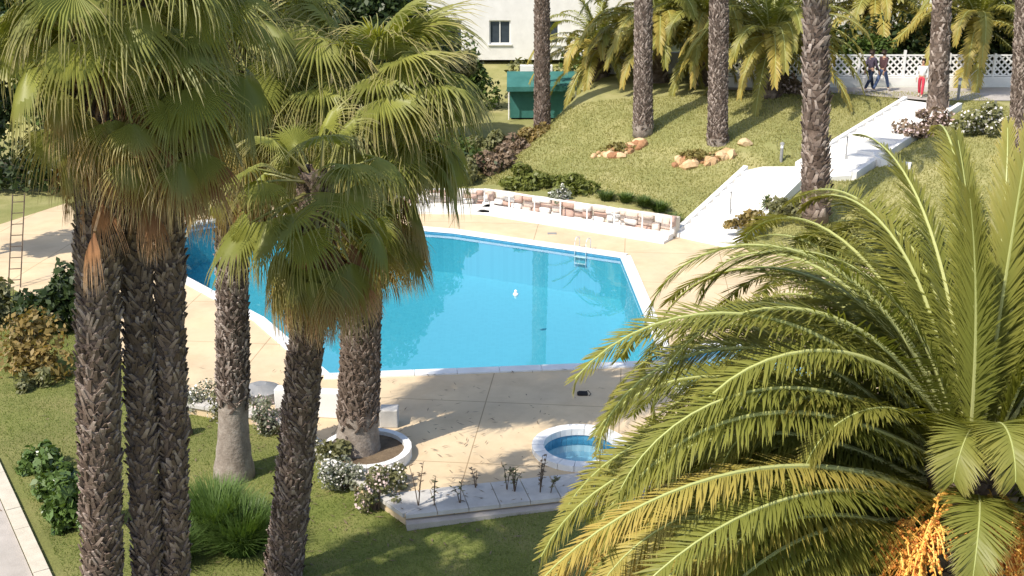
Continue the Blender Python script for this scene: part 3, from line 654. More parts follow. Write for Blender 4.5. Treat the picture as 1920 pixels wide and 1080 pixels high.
def pinnate_mesh(rnd, e0, L, bend, npair, ll, lw, mats, droop=.5, power=1.35, vee=25, sway=0):
    """feather frond: arching midrib with two ranks of leaflets"""
    mb = MB(); NS = 22; P = []; T = []; p = V(0, 0, 0); az = 0
    for i in range(NS + 1):
        t = i / NS; e = R(e0 - bend * t ** power); az = sway * t * t
        d = V(math.cos(e) * math.cos(az), math.cos(e) * math.sin(az), math.sin(e)); P.append(p.copy()); T.append(d); p = p + d * (L / NS)
    mb.tube(P, [.034 * (1 - .86 * (i / NS)) * L / 4.5 + .002 for i in range(NS + 1)], 5, [i / NS for i in range(NS + 1)], 1)
    tw = rnd.uniform(-.25, .25)
    for j in range(npair):
        t = .05 + .95 * (j + .5) / npair; f = t * NS; i = min(NS - 1, int(f)); q = P[i].lerp(P[i + 1], f - i); d = T[i].lerp(T[i + 1], f - i).normalized()
        s = d.cross(V(0, 0, 1)); s = s.normalized() if s.length > .05 else V(0, -1, 0); n = s.cross(d)
        s, n = s * math.cos(tw) + n * math.sin(tw), n * math.cos(tw) - s * math.sin(tw)
        pro = min(1, .3 + (t - .05) / .2) * (1 - .55 * max(0, (t - .5) / .5) ** 2)
        for side in (-1, 1):
            th = R((76 if e0 < 68 else 46) - 34 * t + rnd.uniform(-9, 9)); ph = R(vee + rnd.uniform(-14, 14))
            dr = (d * math.cos(th) + (s * side * math.cos(ph) + n * math.sin(ph)) * math.sin(th)).normalized()
            ln_ = ll * pro * rnd.uniform(.85, 1.1); c = q.copy(); vs = []; cc = []
            wv = d.cross(dr).cross(dr); wv = (d - dr * d.dot(dr)); wv.normalize()
            for k, (r, wf) in enumerate(((0, .45), (.35, 1.0), (.72, .7))):
                if k: dr = (dr + GR * droop * .38 * rnd.uniform(.7, 1.3)).normalized(); c = c + dr * (ln_ * (.36))
                ww = wv * (lw * wf / 2); vs += [c - ww, c + ww]; cc += [.15 + .85 * (.55 * t + .45 * r)] * 2
            dr = (dr + GR * droop * .3).normalized(); vs.append(c + dr * ln_ * .28); cc.append(min(1, .3 + .7 * t + .1))
            mb.add(vs, [(0, 1, 3, 2), (2, 3, 5, 4), (4, 5, 6)], cc, 0)
    return mb.mesh('frond', mats)

# the big date palm close to the camera
PX, PY, PZ = 4.40, 10.0, 6.3
dp = thing('date_palm', 'big date palm with arching feather fronds and orange fruit beside the pool', 'palm tree', (PX, PY, -.2))
rn = random.Random(77)
ptop = palm_trunk(dp, (PX, PY, -.2), (PX, PY, PZ - .1), .50, .42, rnd=rn, boot=(.2, .26, .16), boot_out=.07, flare=.1)
def date_frond(az, e0, L_, bend, pw, sw, dz, old=0, vee=None):
    me = pinnate_mesh(rn, e0, L_, bend, 250, .41, .019, [L_phy if old else L_phx, L_rach], droop=.30 if old else .18, power=pw, vee=vee if vee is not None else (0 if old else 6), sway=sw)
    rr_ = .10 + .14 * (1 - max(0, e0) / 90); a = R(az)
    link('frond', me, dp, ptop + V(math.cos(a) * rr_, math.sin(a) * rr_, .35 * max(0, e0) / 90 - .25 + dz), (0, 0, a))
ptop.z -= .1
KEY = [(100, 69, 4.32, 80, 1.67, -.05, -.11, 0), (91, 73, 4.3, 108, 2.4, -.25, -.04, 0), (115, 72, 4.21, 119, 2.13, -.07, -.41, 0), (169, 73, 3.9, 148, 2.05, -.08, -.1, 0), (111, 46, 4.46, 77, 1.4, 0, 0, 0), (110, 31, 4.3, 83, 2.06, -.12, .04, 0),
    (149, 40, 4.36, 106, 2.08, -.27, -.35, 0), (136, 26, 4.36, 82, 1.2, -.05, -.06, 0), (130, 10, 3.94, 65, 1.78, -.25, -.3, 0), (148, 13, 4.02, 81, 2.19, -.06, -.7, 0), (207, 31, 4.76, 82, 1.74, -.26, -.32, 1), (152, -6, 4.29, 60, 1.99, 0, -.5, 1),
    (212, 34, 4.2, 80, 1.6, -.15, -.5, 0), (94, 24, 4.39, 97, 1.55, -.19, -.04, 0), (250, 40, 1.9, 120, 2.2, -.05, -.3, 0), (162, 14, 4.31, 87, 1.73, -.42, -.03, 0), (117, -7, 4.4, 45, 2, .13, -.1, 0), (181, 19, 4.39, 75, 1.04, -.02, -.1, 1),
    (60, 87, 3.0, 10, 1.5, 0, .05, 0), (40, 85, 2.9, 14, 1.5, .1, .05, 0), (10, 83, 2.9, 18, 1.5, 0, .05, 0), (110, 84, 2.9, 20, 1.5, 0, .05, 0), (200, 86, 2.5, 12, 1.5, 0, .05, 0), (70, 80, 3.2, 40, 1.8, .1, 0, 0), (330, 80, 2.7, 35, 1.6, 0, 0, 0)]
for a in KEY: date_frond(*a)
def fill(n, azr, er, Lr, br, old=0, dz=(-.3, .1)):
    for i in range(n): date_frond(azr[0] + (azr[1] - azr[0]) * (i + rn.uniform(.2, .8)) / n, rn.uniform(*er), rn.uniform(*Lr), rn.uniform(*br) * 1.08, rn.uniform(1.5, 2.3), rn.uniform(-.25, .25), rn.uniform(*dz), old)
fill(14, (118, 205), (28, 62), (3.9, 4.6), (100, 135)); fill(14, (125, 212), (0, 26), (3.8, 4.5), (70, 100), 0, (-.6, -.1)); fill(16, (135, 212), (0, 24), (3.9, 4.5), (78, 108), 1, (-1.1, -.5)); fill(10, (100, 200), (45, 70), (3.8, 4.4), (120, 150)); fill(14, (145, 212), (8, 34), (3.7, 4.4), (85, 115), 1, (-1.3, -.7)); fill(8, (180, 210), (20, 44), (3.0, 3.8), (95, 125), 0, (-.7, -.2)); fill(10, (120, 210), (12, 40), (3.6, 4.3), (90, 120), 0, (-.5, 0))
fill(8, (60, 125), (40, 70), (4.0, 4.6), (80, 115)); fill(9, (55, 130), (0, 38), (4.0, 4.5), (70, 100)); fill(12, (-70, 55), (45, 72), (4.0, 4.7), (90, 130)); fill(14, (-75, 55), (5, 42), (4.0, 4.7), (75, 110)); fill(9, (-75, 50), (-10, 12), (3.7, 4.2), (60, 90), 1)
fill(5, (236, 290), (-45, -25), (3.0, 3.6), (30, 40), 0, (-1.1, -.8))
fill(2, (238, 258), (56, 66), (1.5, 1.9), (120, 150), 0, (-.2, .1)); fill(4, (280, 320), (48, 66), (2.2, 3.0), (110, 140), 0, (-.2, .1)); fill(3, (185, 208), (42, 60), (2.4, 3.4), (100, 135), 0, (-.2, 0))
def fruit(root, p, az, seed, length=.4, n=56, reach=1.0):
    rn = random.Random(seed); mb = MB(); o = V(math.cos(az), math.sin(az), 0)
    stalk = [p, p + o * .35 * reach + V(0, 0, .22), p + o * .7 * reach + V(0, 0, .15), p + o * .9 * reach + V(0, 0, -.08)]
    mb.tube(stalk, [.035, .03, .025, .02], 6, .8)
    for i in range(n):
        t = rn.uniform(.35, 1); q = stalk[2].lerp(stalk[3], (t - .35) / .65); d = (o * rn.uniform(.1, 1) + V(rn.uniform(-1, 1), rn.uniform(-1, 1), rn.uniform(-.5, .6))).normalized(); pts_ = [q]
        for k in range(4): d = (d + GR * .42).normalized(); q = q + d * length * .2; pts_.append(q)
        mb.tube(pts_, .006, 3, .9)
        for k in range(9):
            f = rn.uniform(.8, 3.99); c = pts_[int(f)].lerp(pts_[int(f) + 1], f % 1) + V(rn.uniform(-.02, .02), rn.uniform(-.02, .02), rn.uniform(-.02, .02)); r = rn.uniform(.012, .019); cv = rn.uniform(0, 1)
            mb.add([c + V(r, 0, 0), c + V(-r, 0, 0), c + V(0, r, 0), c + V(0, -r, 0), c + V(0, 0, r * 1.3), c - V(0, 0, r * 1.3)], [(0, 2, 4), (2, 1, 4), (1, 3, 4), (3, 0, 4), (2, 0, 5), (1, 2, 5), (3, 1, 5), (0, 3, 5)], cv)
    mb.build('fruit_cluster', M_orange, root)
for i, (az, dz) in enumerate(((219, -.38), (224, -.5), (229, -.36), (264, -.3), (271, -.42), (279, -.3))):
    fruit(dp, ptop + V(0, 0, dz), R(az), i + 3, reach=1.35 if az < 240 else 1.0)

# date palms at the back of the mound and behind the fence
rn = random.Random(5)
GOLD = []
for e0, bend in ((80, 60), (66, 95), (55, 115), (42, 115), (30, 105), (18, 95), (5, 80), (-10, 62), (-28, 50), (35, 125), (12, 90)):
    GOLD.append((e0, pinnate_mesh(rn, e0, rn.uniform(3.7, 4.3), bend, 78, .5, .055, [L_gold if e0 < 50 else L_phx, L_rach], droop=.7, vee=18)))
def back_date(label, x, y, z, h, seed, n=60, sc_=1.05):
    rn = random.Random(seed); t = thing('date_palm', label, 'palm tree', (x, y, z), 'date palms along the terrace')
    tp = palm_trunk(t, (x, y, z), (x, y, z + h), .42, .46, rnd=rn, boot=(.22, .28, .2), boot_out=.09, flare=.1)
    for i in range(n):
        az = i * 2.39996 + rn.uniform(-.2, .2); e0, me = GOLD[i % len(GOLD)]
        link('frond', me, t, tp + V(math.cos(az) * .2, math.sin(az) * .2, -.1 + .3 * e0 / 90), (0, 0, az), sc_ * rn.uniform(.85, 1.12))
back_date('golden date palm with a short dark trunk, behind the mound nearest the teal kiosk', 6.65, 54, 2.9, 2.7, 1)
back_date('small golden date palm leaning over the right end of the kiosk', 4.1, 56.0, 1.9, 2.4, 9, 46, .85)
back_date('green date palm with a short dark trunk between the two mound palms', 8.75, 53.2, 2.95, 2.9, 2)
back_date('date palm with a short trunk beside the fallen pink shrub', 10.9, 50.0, 2.9, 2.6, 3)
back_date('date palm with a thick shaggy trunk standing behind the lattice fence', 21.3, 54.6, 3.0, 2.7, 4, 60, 1.15)
back_date('yellowed date palm arching over the hedge behind the walkers', 17.3, 57.5, 3.0, 3.0, 6, 60, 1.1)

# ------------------------------------------------------------------ shrubs, hedges and trees made of leaf-sized faces
def cloud(rng, centers, radii, n, size, flat=.0, elong=1.8):
    """n little leaves spread through a set of ellipsoid clumps; returns verts, quads, c"""
    ci = rng.integers(0, len(centers), n); d = rng.normal(size=(n, 3)); d /= np.linalg.norm(d, axis=1)[:, None]
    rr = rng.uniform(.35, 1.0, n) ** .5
    P = centers[ci] + d * radii[ci] * rr[:, None]
    nrm = d + rng.normal(size=(n, 3)) * .7 + np.array([0, 0, .35]); nrm /= np.linalg.norm(nrm, axis=1)[:, None]
    a = np.cross(nrm, rng.normal(size=(n, 3))); a /= np.linalg.norm(a, axis=1)[:, None]; b = np.cross(nrm, a)
    s = size * rng.uniform(.6, 1.3, n)[:, None]
    v = np.stack([P - a * s * elong, P - b * s + nrm * s * .15, P + a * s * elong, P + b * s + nrm * s * .15], 1).reshape(-1, 3)
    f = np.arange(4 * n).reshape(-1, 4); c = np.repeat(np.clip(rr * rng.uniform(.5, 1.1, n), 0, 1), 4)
    return v, f, c
def bush(name, label, cat, loc, rad, n, size, mat, seed, clumps=14, group=None, flowers=None, stems=5, elong=1.8):
    rng = np.random.default_rng(seed); t = thing(name, label, cat, loc, group); rad = np.array(rad)
    d = rng.normal(size=(clumps, 3)); d /= np.linalg.norm(d, axis=1)[:, None]; d[:, 2] = np.abs(d[:, 2]) * 1.0 + .02
    cs = d * rad * rng.uniform(.25, .95, clumps)[:, None] + np.array([0, 0, rad[2] * .15]); rs = np.outer(rng.uniform(.16, .46, clumps), np.ones(3)) * rad
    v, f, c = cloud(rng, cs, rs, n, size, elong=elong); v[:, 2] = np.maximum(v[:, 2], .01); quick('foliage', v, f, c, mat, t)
    mb = MB(); r = random.Random(seed)
    for i in range(stems):
        q = cs[i % clumps]; mb.tube([(r.uniform(-.1, .1) * rad[0], r.uniform(-.1, .1) * rad[1], -.1), (q[0] * .5, q[1] * .5, q[2] * .5), tuple(q)], [.03, .02, .008], 5)
    mb.build('stems', M_wood, t)
    if flowers:
        fm, fn, fs = flowers; v, f, c = cloud(rng, cs, rs * 1.08, fn, fs, elong=1.1); v[:, 2] = np.maximum(v[:, 2], .02); quick('flowers', v, f, c, fm, t)['kind'] = 'stuff'
    return t
def tree(name, label, loc, h, crown, n, size, mat, seed, clumps=26, tr=.22, group=None):
    rng = np.random.default_rng(seed); t = thing(name, label, 'tree', loc, group); cr = np.array(crown); r = random.Random(seed)
    d = rng.normal(size=(clumps, 3)); d /= np.linalg.norm(d, axis=1)[:, None]
    cs = d * cr * rng.uniform(.4, .85, clumps)[:, None] + np.array([0, 0, h]); rs = np.outer(rng.uniform(.22, .38, clumps), np.ones(3)) * cr
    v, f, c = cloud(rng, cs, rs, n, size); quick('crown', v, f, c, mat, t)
    mb = MB(); mid = (r.uniform(-.2, .2), r.uniform(-.2, .2), h * .55)
    mb.tube([(0, 0, -.3), (mid[0] * .5, mid[1] * .5, h * .3), mid, (mid[0], mid[1], h)], [tr * 1.25, tr, tr * .8, tr * .4], 8)
    for i in range(9):
        q = cs[i % clumps]; s0 = Vector(mid).lerp(Vector((mid[0], mid[1], h)), r.random() * .7); mb.tube([s0, s0.lerp(Vector(q), .55) + V(0, 0, .2), tuple(q)], [tr * .45, tr * .3, tr * .1], 5)
    mb.build('trunk', M_wood, t)
    return t

# shrubs in the lawn at the left
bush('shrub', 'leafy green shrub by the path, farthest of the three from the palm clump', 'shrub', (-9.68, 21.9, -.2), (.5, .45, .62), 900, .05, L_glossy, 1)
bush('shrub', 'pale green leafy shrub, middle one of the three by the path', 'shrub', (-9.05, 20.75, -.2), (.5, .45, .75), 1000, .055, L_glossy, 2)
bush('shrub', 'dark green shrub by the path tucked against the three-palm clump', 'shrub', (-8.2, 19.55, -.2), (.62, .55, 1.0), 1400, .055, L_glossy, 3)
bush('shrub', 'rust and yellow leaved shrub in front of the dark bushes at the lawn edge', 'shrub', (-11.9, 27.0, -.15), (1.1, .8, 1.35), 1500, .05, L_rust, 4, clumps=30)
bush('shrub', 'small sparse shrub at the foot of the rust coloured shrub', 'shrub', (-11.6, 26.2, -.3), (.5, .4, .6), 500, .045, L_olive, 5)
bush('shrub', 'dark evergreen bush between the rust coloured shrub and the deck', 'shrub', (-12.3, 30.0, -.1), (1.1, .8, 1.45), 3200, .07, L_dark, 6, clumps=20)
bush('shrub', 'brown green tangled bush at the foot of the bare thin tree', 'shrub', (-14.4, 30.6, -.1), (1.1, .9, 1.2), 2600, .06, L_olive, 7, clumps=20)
tree('small_tree', 'small dark tree with hanging leaves over the cream deck by the leaning ladder', (-17.6, 36.0, -.05), 4.3, (1.9, 1.6, 1.2), 3200, .085, L_dark, 8, tr=.11)
tree('small_tree', 'thin bare dark stemmed tree rising from the bushes at the lawn edge', (-14.3, 29.6, -.15), 4.1, (1.1, 1.0, .8), 900, .07, L_dark, 9, tr=.09)
# stump in the lawn
mb = MB(); mb.tube([(0, 0, -.1), (0, 0, .12), (.01, 0, .32), (.0, .01, .42)], [.20, .17, .15, .12], 12, .5); o = mb.build('stump', M_bark, smooth=True); o.location = (-7.3, 23.75, -.2); tag(o, 'short brown stump standing in the lawn left of the pale footed palm', 'stump')
# tall grass tufts
def tuft(label, loc, rad, h, n, seed, mat=None, group=None, wd=.012):
    rng = np.random.default_rng(seed); t = thing('grass_tuft', label, 'grass', loc, group)
    a = rng.uniform(0, 2 * np.pi, n); r = rad * .45 * np.sqrt(rng.uniform(0, 1, n)); b = np.column_stack([r * np.cos(a), r * np.sin(a), np.zeros(n)])
    a2 = a + rng.normal(0, .5, n); le = rng.uniform(.15, 1, n) * rad; hh = h * rng.uniform(.55, 1.05, n) * (1 - .35 * le / rad)
    o = np.column_stack([np.cos(a2), np.sin(a2), np.zeros(n)]); s = np.column_stack([-np.sin(a2), np.cos(a2), np.zeros(n)]) * wd
    z = np.array([0, 0, 1.]); m = b + o * (le * .3)[:, None] + z * (hh * .62)[:, None]; tip = b + o * le[:, None] + z * hh[:, None]
    v = np.stack([b - s, b + s, m + s * .8, m - s * .8, m - s * .8, m + s * .8, tip + s * .15, tip - s * .15], 1).reshape(-1, 3)
    f = np.arange(8 * n).reshape(-1, 4); c = np.tile(np.array([0, 0, .6, .6, .6, .6, 1, 1]), n)
    quick('blades', v, f, c, mat or L_tall, t); return t
tuft('tall fine bright green grass tuft between the three-palm clump and the leaning palm', (-5.55, 19.4, -.2), .85, 1.15, 1500, 1)
tuft('lower fine green grass tuft touching the foot of the leaning palm', (-4.95, 18.9, -.2), .8, 1.0, 1300, 2)
tuft('small fine green grass tuft close behind the three-palm clump', (-6.1, 18.4, -.2), .6, .85, 900, 3)

# flowering shrubs round the deck edge
FL = [('white flowered shrub left of the pale palm foot', (-7.35, 25.0, -.3), (.75, .4, .7), 1), ('small white flowered shrub behind the pale palm foot', (-6.45, 24.55, -.3), (.55, .4, .65), 2), ('greyish white flowered shrub between the pale palm foot and the leaning palm', (-5.6, 24.0, -.3), (.55, .42, .9), 3),
      ('white flowered shrub left of the ring planter', (-4.45, 22.6, -.3), (.5, .45, .7), 4), ('dense pale flowering shrub in front of the ring planter', (-3.45, 21.2, -.2), (.62, .45, .7), 5), ('loose white flowering shrub at the deck corner slab', (-2.65, 20.35, -.2), (.5, .45, .75), 6), ('sprawling white flowering shrub right in front of the ring planter rim', (-2.45, 21.0, -.02), (.45, .35, .5), 7)]
for lab, loc, rad, s in FL:
    bush('flowering_shrub', lab, 'shrub', loc, rad, 900, .028, L_grey if s in (1, 3, 5) else L_olive, 30 + s, flowers=(M_petal if s % 3 else M_pink, 330, .026), group='flowering shrubs along the deck edge')
rn = random.Random(8)
def sprig(label, x, y, z, h, seed):
    r = random.Random(seed); t = thing('thin_plant', label, 'plant', (x, y, z), 'thin plants along the slab edge'); mb = MB(); lb = MB()
    for i in range(r.randint(2, 4)):
        dx, dy = r.uniform(-.16, .16), r.uniform(-.1, .1); p = [V(0, 0, -.05), V(dx * .4, dy * .4, h * .5), V(dx, dy, h * r.uniform(.75, 1.05))]; mb.tube(p, [.012, .009, .005], 5, .4)
        for k in range(9):
            f = r.uniform(.6, 2); q = p[1].lerp(p[2], f - 1) if f > 1 else p[0].lerp(p[1], f); a = r.uniform(0, 6.28); d = V(math.cos(a), math.sin(a), r.uniform(-.2, .7)).normalized(); s = d.cross(V(0, 0, 1)).normalized(); ln_ = r.uniform(.06, .12)
            lb.add([q, q + d * ln_ * .5 + s * ln_ * .25, q + d * ln_, q + d * ln_ * .5 - s * ln_ * .25], [(0, 1, 2, 3)], [.1, .5, .9, .5])
    mb.build('stems', M_wood, t); lb.build('leaves', L_olive if seed % 3 else L_brown, t)
for i, px in enumerate((-1.8, -1.5, -1.0, -.72, -.1, .05, .55, .75, 1.4, 1.75)):
    yy = 19.77 + (px + 2.03) * .229 + .12 + .6 * rn.random()
    sprig('thin dark stemmed plant sprouting along the slab edging of the deck', px, yy, .02, rn.uniform(.3, .9), i)

# bed above the stone wall
bush('shrub', 'yellow green bush spreading above the stone wall near the fan palm leaves', 'shrub', (.6, 43.1, .62), (1.3, .7, .75), 2200, .06, L_lime, 50)
bush('shrub', 'low yellow green bush above the middle of the stone wall', 'shrub', (2.3, 42.2, .66), (1.1, .6, .55), 1700, .06, L_lime, 51)
for i, (x, y) in enumerate(((3.4, 41.2), (4.1, 40.9), (4.7, 40.4), (5.2, 40.2), (5.6, 39.7))):
    tuft('dark strappy grass tuft in the bed between the stone wall and the stairs', (x, y, zt(x, y)), .42, .42, 260, 60 + i, L_mid, 'strappy tufts in the bed', wd=.02)
bush('shrub', 'silvery white leaved plant standing in the stone wall bed', 'plant', (1.75, 41.35, .58), (.42, .3, .55), 420, .05, L_grey, 57, flowers=(M_petal, 220, .035))
# reddish dry plants down the left flank of the mound
for i, (x, y, r, m, lab) in enumerate([(-.9, 45.6, 1.1, L_brown, 'dry brown shrub at the foot of the left flank of the mound'), (.1, 48.2, 1.0, L_brown, 'reddish brown shrub under the dark palm trunk'), (1.0, 49.0, .8, L_rust, 'rust coloured shrub hugging the dark palm trunk foot'), (-1.9, 44.6, 1.0, L_olive, 'dull olive shrub below the dry brown shrub'), (-1.0, 49.0, 1.3, L_olive, 'wide olive shrub left of the dark palm trunk'), (-2.6, 47.0, 1.5, L_mid, 'wide green shrub behind the fan palm leaves')]):
    bush('shrub', lab, 'shrub', (x, y, zt(x, y) - .1), (r, r * .7, r * .9), 1700, .06, m, 70 + i)
bush('shrub', 'fallen pinkish grey shrub on the mound crest', 'shrub', (11.75, 50.6, 2.9), (.9, .5, .75), 1200, .06, L_brown, 80, flowers=(M_pink, 380, .05))
bush('shrub', 'white and pink flowering shrub on the bank right of the stairs', 'shrub', (15.9, 44.6, zt(15.9, 44.6)), (1.3, .8, .95), 1500, .06, L_brown, 81, flowers=(M_pink, 900, .05))
bush('shrub', 'pale flowering shrub below the grey leaning palm', 'shrub', (17.6, 43.2, zt(17.6, 43.2)), (1.2, .8, 1.0), 1300, .06, L_olive, 82, flowers=(M_petal, 600, .05))
bush('shrub', 'orange brown low shrub at the foot of the stairs', 'shrub', (7.9, 38.0, .55), (.75, .5, .55), 1100, .05, L_rust, 83)
bush('shrub', 'olive shrub between the stairs and the coarse patchy palm', 'shrub', (9.2, 38.6, .8), (.8, .5, .5), 1100, .05, L_olive, 84)
# small yucca in front of the stairs
yu = thing('yucca', 'small spiky yucca on a thin stem in front of the stairs', 'plant', (8.77, 39.2, zt(8.77, 39.2)))
mb = MB(); mb.tube([(0, 0, -.1), (.03, 0, .3), (0, 0, .62)], [.05, .04, .04], 7); mb.build('stem', M_wood, yu); mb = MB(); r_ = random.Random(3)
for i in range(70):
    a = r_.uniform(0, 6.28); e_ = r_.uniform(-.5, 1.3); d = V(math.cos(a) * math.cos(e_), math.sin(a) * math.cos(e_), math.sin(e_)); s = d.cross(V(0, 0, 1)).normalized() * .022; q = V(0, 0, .62 + r_.uniform(-.12, .05)); L_ = r_.uniform(.28, .42)
    mb.add([q - s, q + s, q + d * L_ * .6 + s, q + d * L_ * .6 - s, q + d * L_ + GR * .06], [(0, 1, 2, 3), (3, 2, 4)], [.1, .1, .6, .6, 1])
mb.build('leaves', L_mid, yu)

# rocks round the palms on the mound
def rock(x, y, r, seed, label, group):
    rn = random.Random(seed); bm = bmesh.new(); bmesh.ops.create_icosphere(bm, subdivisions=2, radius=1)
    pl = [(Vector((rn.gauss(0, 1), rn.gauss(0, 1), rn.gauss(0, 1))).normalized(), rn.uniform(.55, .85)) for _ in range(9)]
    for v in bm.verts:
        for n_, dd in pl:
            k = v.co.dot(n_) - dd
            if k > 0: v.co -= n_ * k
        v.co = Vector((v.co.x * r * rn.uniform(.97, 1.03), v.co.y * r * .8, v.co.z * r * .72))
    me = bpy.data.meshes.new('rock'); bm.to_mesh(me); bm.free(); me.materials.append(M_rock)
    a = me.attributes.new('c', 'FLOAT', 'POINT'); a.data.foreach_set('value', [rn.uniform(.1, .9)] * len(me.vertices))
    o = link('rock', me, None, (x, y, zt(x, y) + r * .12), (0, 0, rn.uniform(0, 6))); tag(o, label, 'rock', group)
rn = random.Random(31)
for i in range(26):
    t_ = i / 25; x = 3.35 + 1.9 * t_ + rn.uniform(-.1, .1); y = 45.9 - .5 * math.sin(t_ * 3.14) + rn.uniform(-.25, .35) + .5 * t_; rock(x, y, rn.uniform(.10, .34), 100 + i, 'reddish rock in the smaller rock pile on the grass mound', 'rocks of the smaller pile')
for i in range(34):
    t_ = i / 33; x = 6.3 + 2.0 * t_ + rn.uniform(-.1, .1); y = 44.1 - .35 * math.sin(t_ * 3.14) + rn.uniform(-.3, .45) + .3 * t_; rock(x, y, rn.uniform(.10, .38), 140 + i, 'orange tan rock in the larger rock pile on the grass mound', 'rocks of the larger pile')
bush('shrub', 'dry orange low plant among the larger rock pile', 'plant', (7.3, 44.3, zt(7.3, 44.3)), (1.0, .5, .35), 700, .05, L_rust, 190)
bush('shrub', 'dry orange low plant among the smaller rock pile', 'plant', (4.2, 45.9, zt(4.2, 45.9)), (.9, .4, .3), 500, .05, L_rust, 191)
rock(8.35, 44.2, .36, 180, 'large pale yellow rock at the right end of the larger rock pile', None)
rock(9.05, 44.9, .33, 181, 'pale rock lying alone between the larger rock pile and the stairs', None)
bb = MB()
for i in range(6):
    a0, a1 = R(150 + i * 16 + .4), R(150 + (i + 1) * 16 - .4); P = lambda a, r: (14.9 + r * math.cos(a), 42.6 + r * math.sin(a))
    bb.prism([P(a0, 1.5), P(a1, 1.5), P(a1, 1.15), P(a0, 1.15)], .6, 2.0)
tag(bb.build('curved_wall', M_white), 'short curved white wall on the bank right of the upper stair flight', 'wall')

# hedge and trees behind the fence
bush('hedge', 'dark clipped hedge behind the lattice fence', 'hedge', (19.5, 54.2, 3.0), (9.5, .8, 2.2), 16000, .085, L_dark, 90, clumps=90, stems=20)
for i, (x, y, r, h, m, lab) in enumerate([(-3.2, 60, 2.4, 3.0, L_mid, 'tall green bush behind the kiosk next to the olive tree'), (1.2, 61.5, 2.2, 1.9, L_olive, 'low olive bush right behind the kiosk'), (5.0, 60, 2.2, 2.3, L_mid, 'green bush between the kiosk and the garden wall'), (-7.5, 58, 3.0, 4.2, L_dark, 'tall dark bush behind the broad fan palm')]):
    bush('shrub', lab, 'shrub', (x, y, zt(x, y) - .1), (r, r * .6, h), 4200, .085, m, 170 + i, clumps=30)
bush('hedge', 'dark hedge along the far side of the deck behind the three-palm clump', 'hedge', (-14, 45.2, .1), (12, .8, 2.3), 14000, .08, L_dark, 94, clumps=100, stems=20)
bush('shrub', 'green creeper bush pressing against the lattice behind the walkers', 'shrub', (15.9, 53.2, 3.0), (1.6, .35, 1.9), 2600, .07, L_mid, 91)
bush('shrub', 'dark creeper bush against the lattice left of the shaggy palm', 'shrub', (18.9, 53.2, 3.0), (1.1, .35, 1.5), 1800, .07, L_dark, 92)
bush('shrub', 'green bush behind the mound right of the short date palm', 'shrub', (13.4, 53.6, 2.9), (1.6, .9, 2.2), 3000, .08, L_mid, 93, clumps=24)
for i, (x, y, h, cr, m, lab) in enumerate([
    (-24, 47, 4.5, (4.5, 3, 3.5), L_dark, 'dark broad tree beyond the ladder end of the deck'), (-17, 47.5, 4.6, (4, 2.6, 3.4), L_mid, 'green broad tree behind the far edge of the deck'), (-11, 48, 4.2, (3.6, 2.5, 3.5), L_dark, 'dark tree behind the pool seen through the three-palm clump'),
    (-6, 49.5, 4.4, (3.6, 2.4, 3.6), L_dark, 'dark tree behind the pool between the fan palms'), (-3.6, 53, 3.4, (2.0, 1.8, 1.9), L_olive, 'pale olive tree left of the teal kiosk'), (-14, 60, 7, (6, 4, 5), L_dark, 'large dark tree in the second row behind the pool'), (-12.5, 71, 7, (4.5, 3.5, 4.5), L_mid, 'large green tree left of the white villa'),
    (8.5, 66, 6.5, (4.2, 3, 4), L_mid, 'green tree right of the white building'), (14.5, 64, 6, (4, 3, 3.6), L_dark, 'dark tree behind the yellowed date palm'), (25.5, 62, 6, (4, 3, 3.6), L_mid, 'green tree behind the fence right of the shaggy palm'), (-27, 60, 7, (6, 4, 5), L_mid, 'large green tree behind the dark broad tree beyond the deck')]):
    tree('broad_tree', lab, (x, y, zt(x, y)), h, cr, 20000, .085, m, 110 + i, clumps=34, group='trees behind the pool garden')

# ------------------------------------------------------------------ kiosk, buildings
ks = thing('kiosk', 'teal canvas kiosk with a sloping awning beside the dark palm trunk', 'kiosk', (1.6, 57.5, 1.0))
mb = MB(); mb.box((-1.7, 0, -.3), (1.2, 1.8, 1.4)); mb.build('counter', M_teal, ks)
mb = MB(); mb.add([(-1.85, -.55, 1.3), (1.6, -.55, 1.35), (1.6, .9, 1.85), (-1.85, .9, 1.85), (-1.85, -.55, 1.08), (1.6, -.55, 1.1), (1.6, .9, 1.08), (-1.85, .9, 1.08)], [(0, 1, 2, 3), (0, 4, 5, 1), (1, 5, 6, 2), (3, 7, 4, 0), (4, 7, 6, 5), (2, 6, 7, 3)]); mb.build('awning', M_teal, ks)
for x in (-1.75, 1.5):
    mb = MB(); mb.tube([(x, -.5, -.3), (x, -.5, 1.07)], .035, 8); mb.build('pole', M_metal, ks)
mb = MB(); mb.box((-1.2, .95, 1.5), (.4, 1.5, 2.1)); mb.build('roof_vent', M_white, ks)
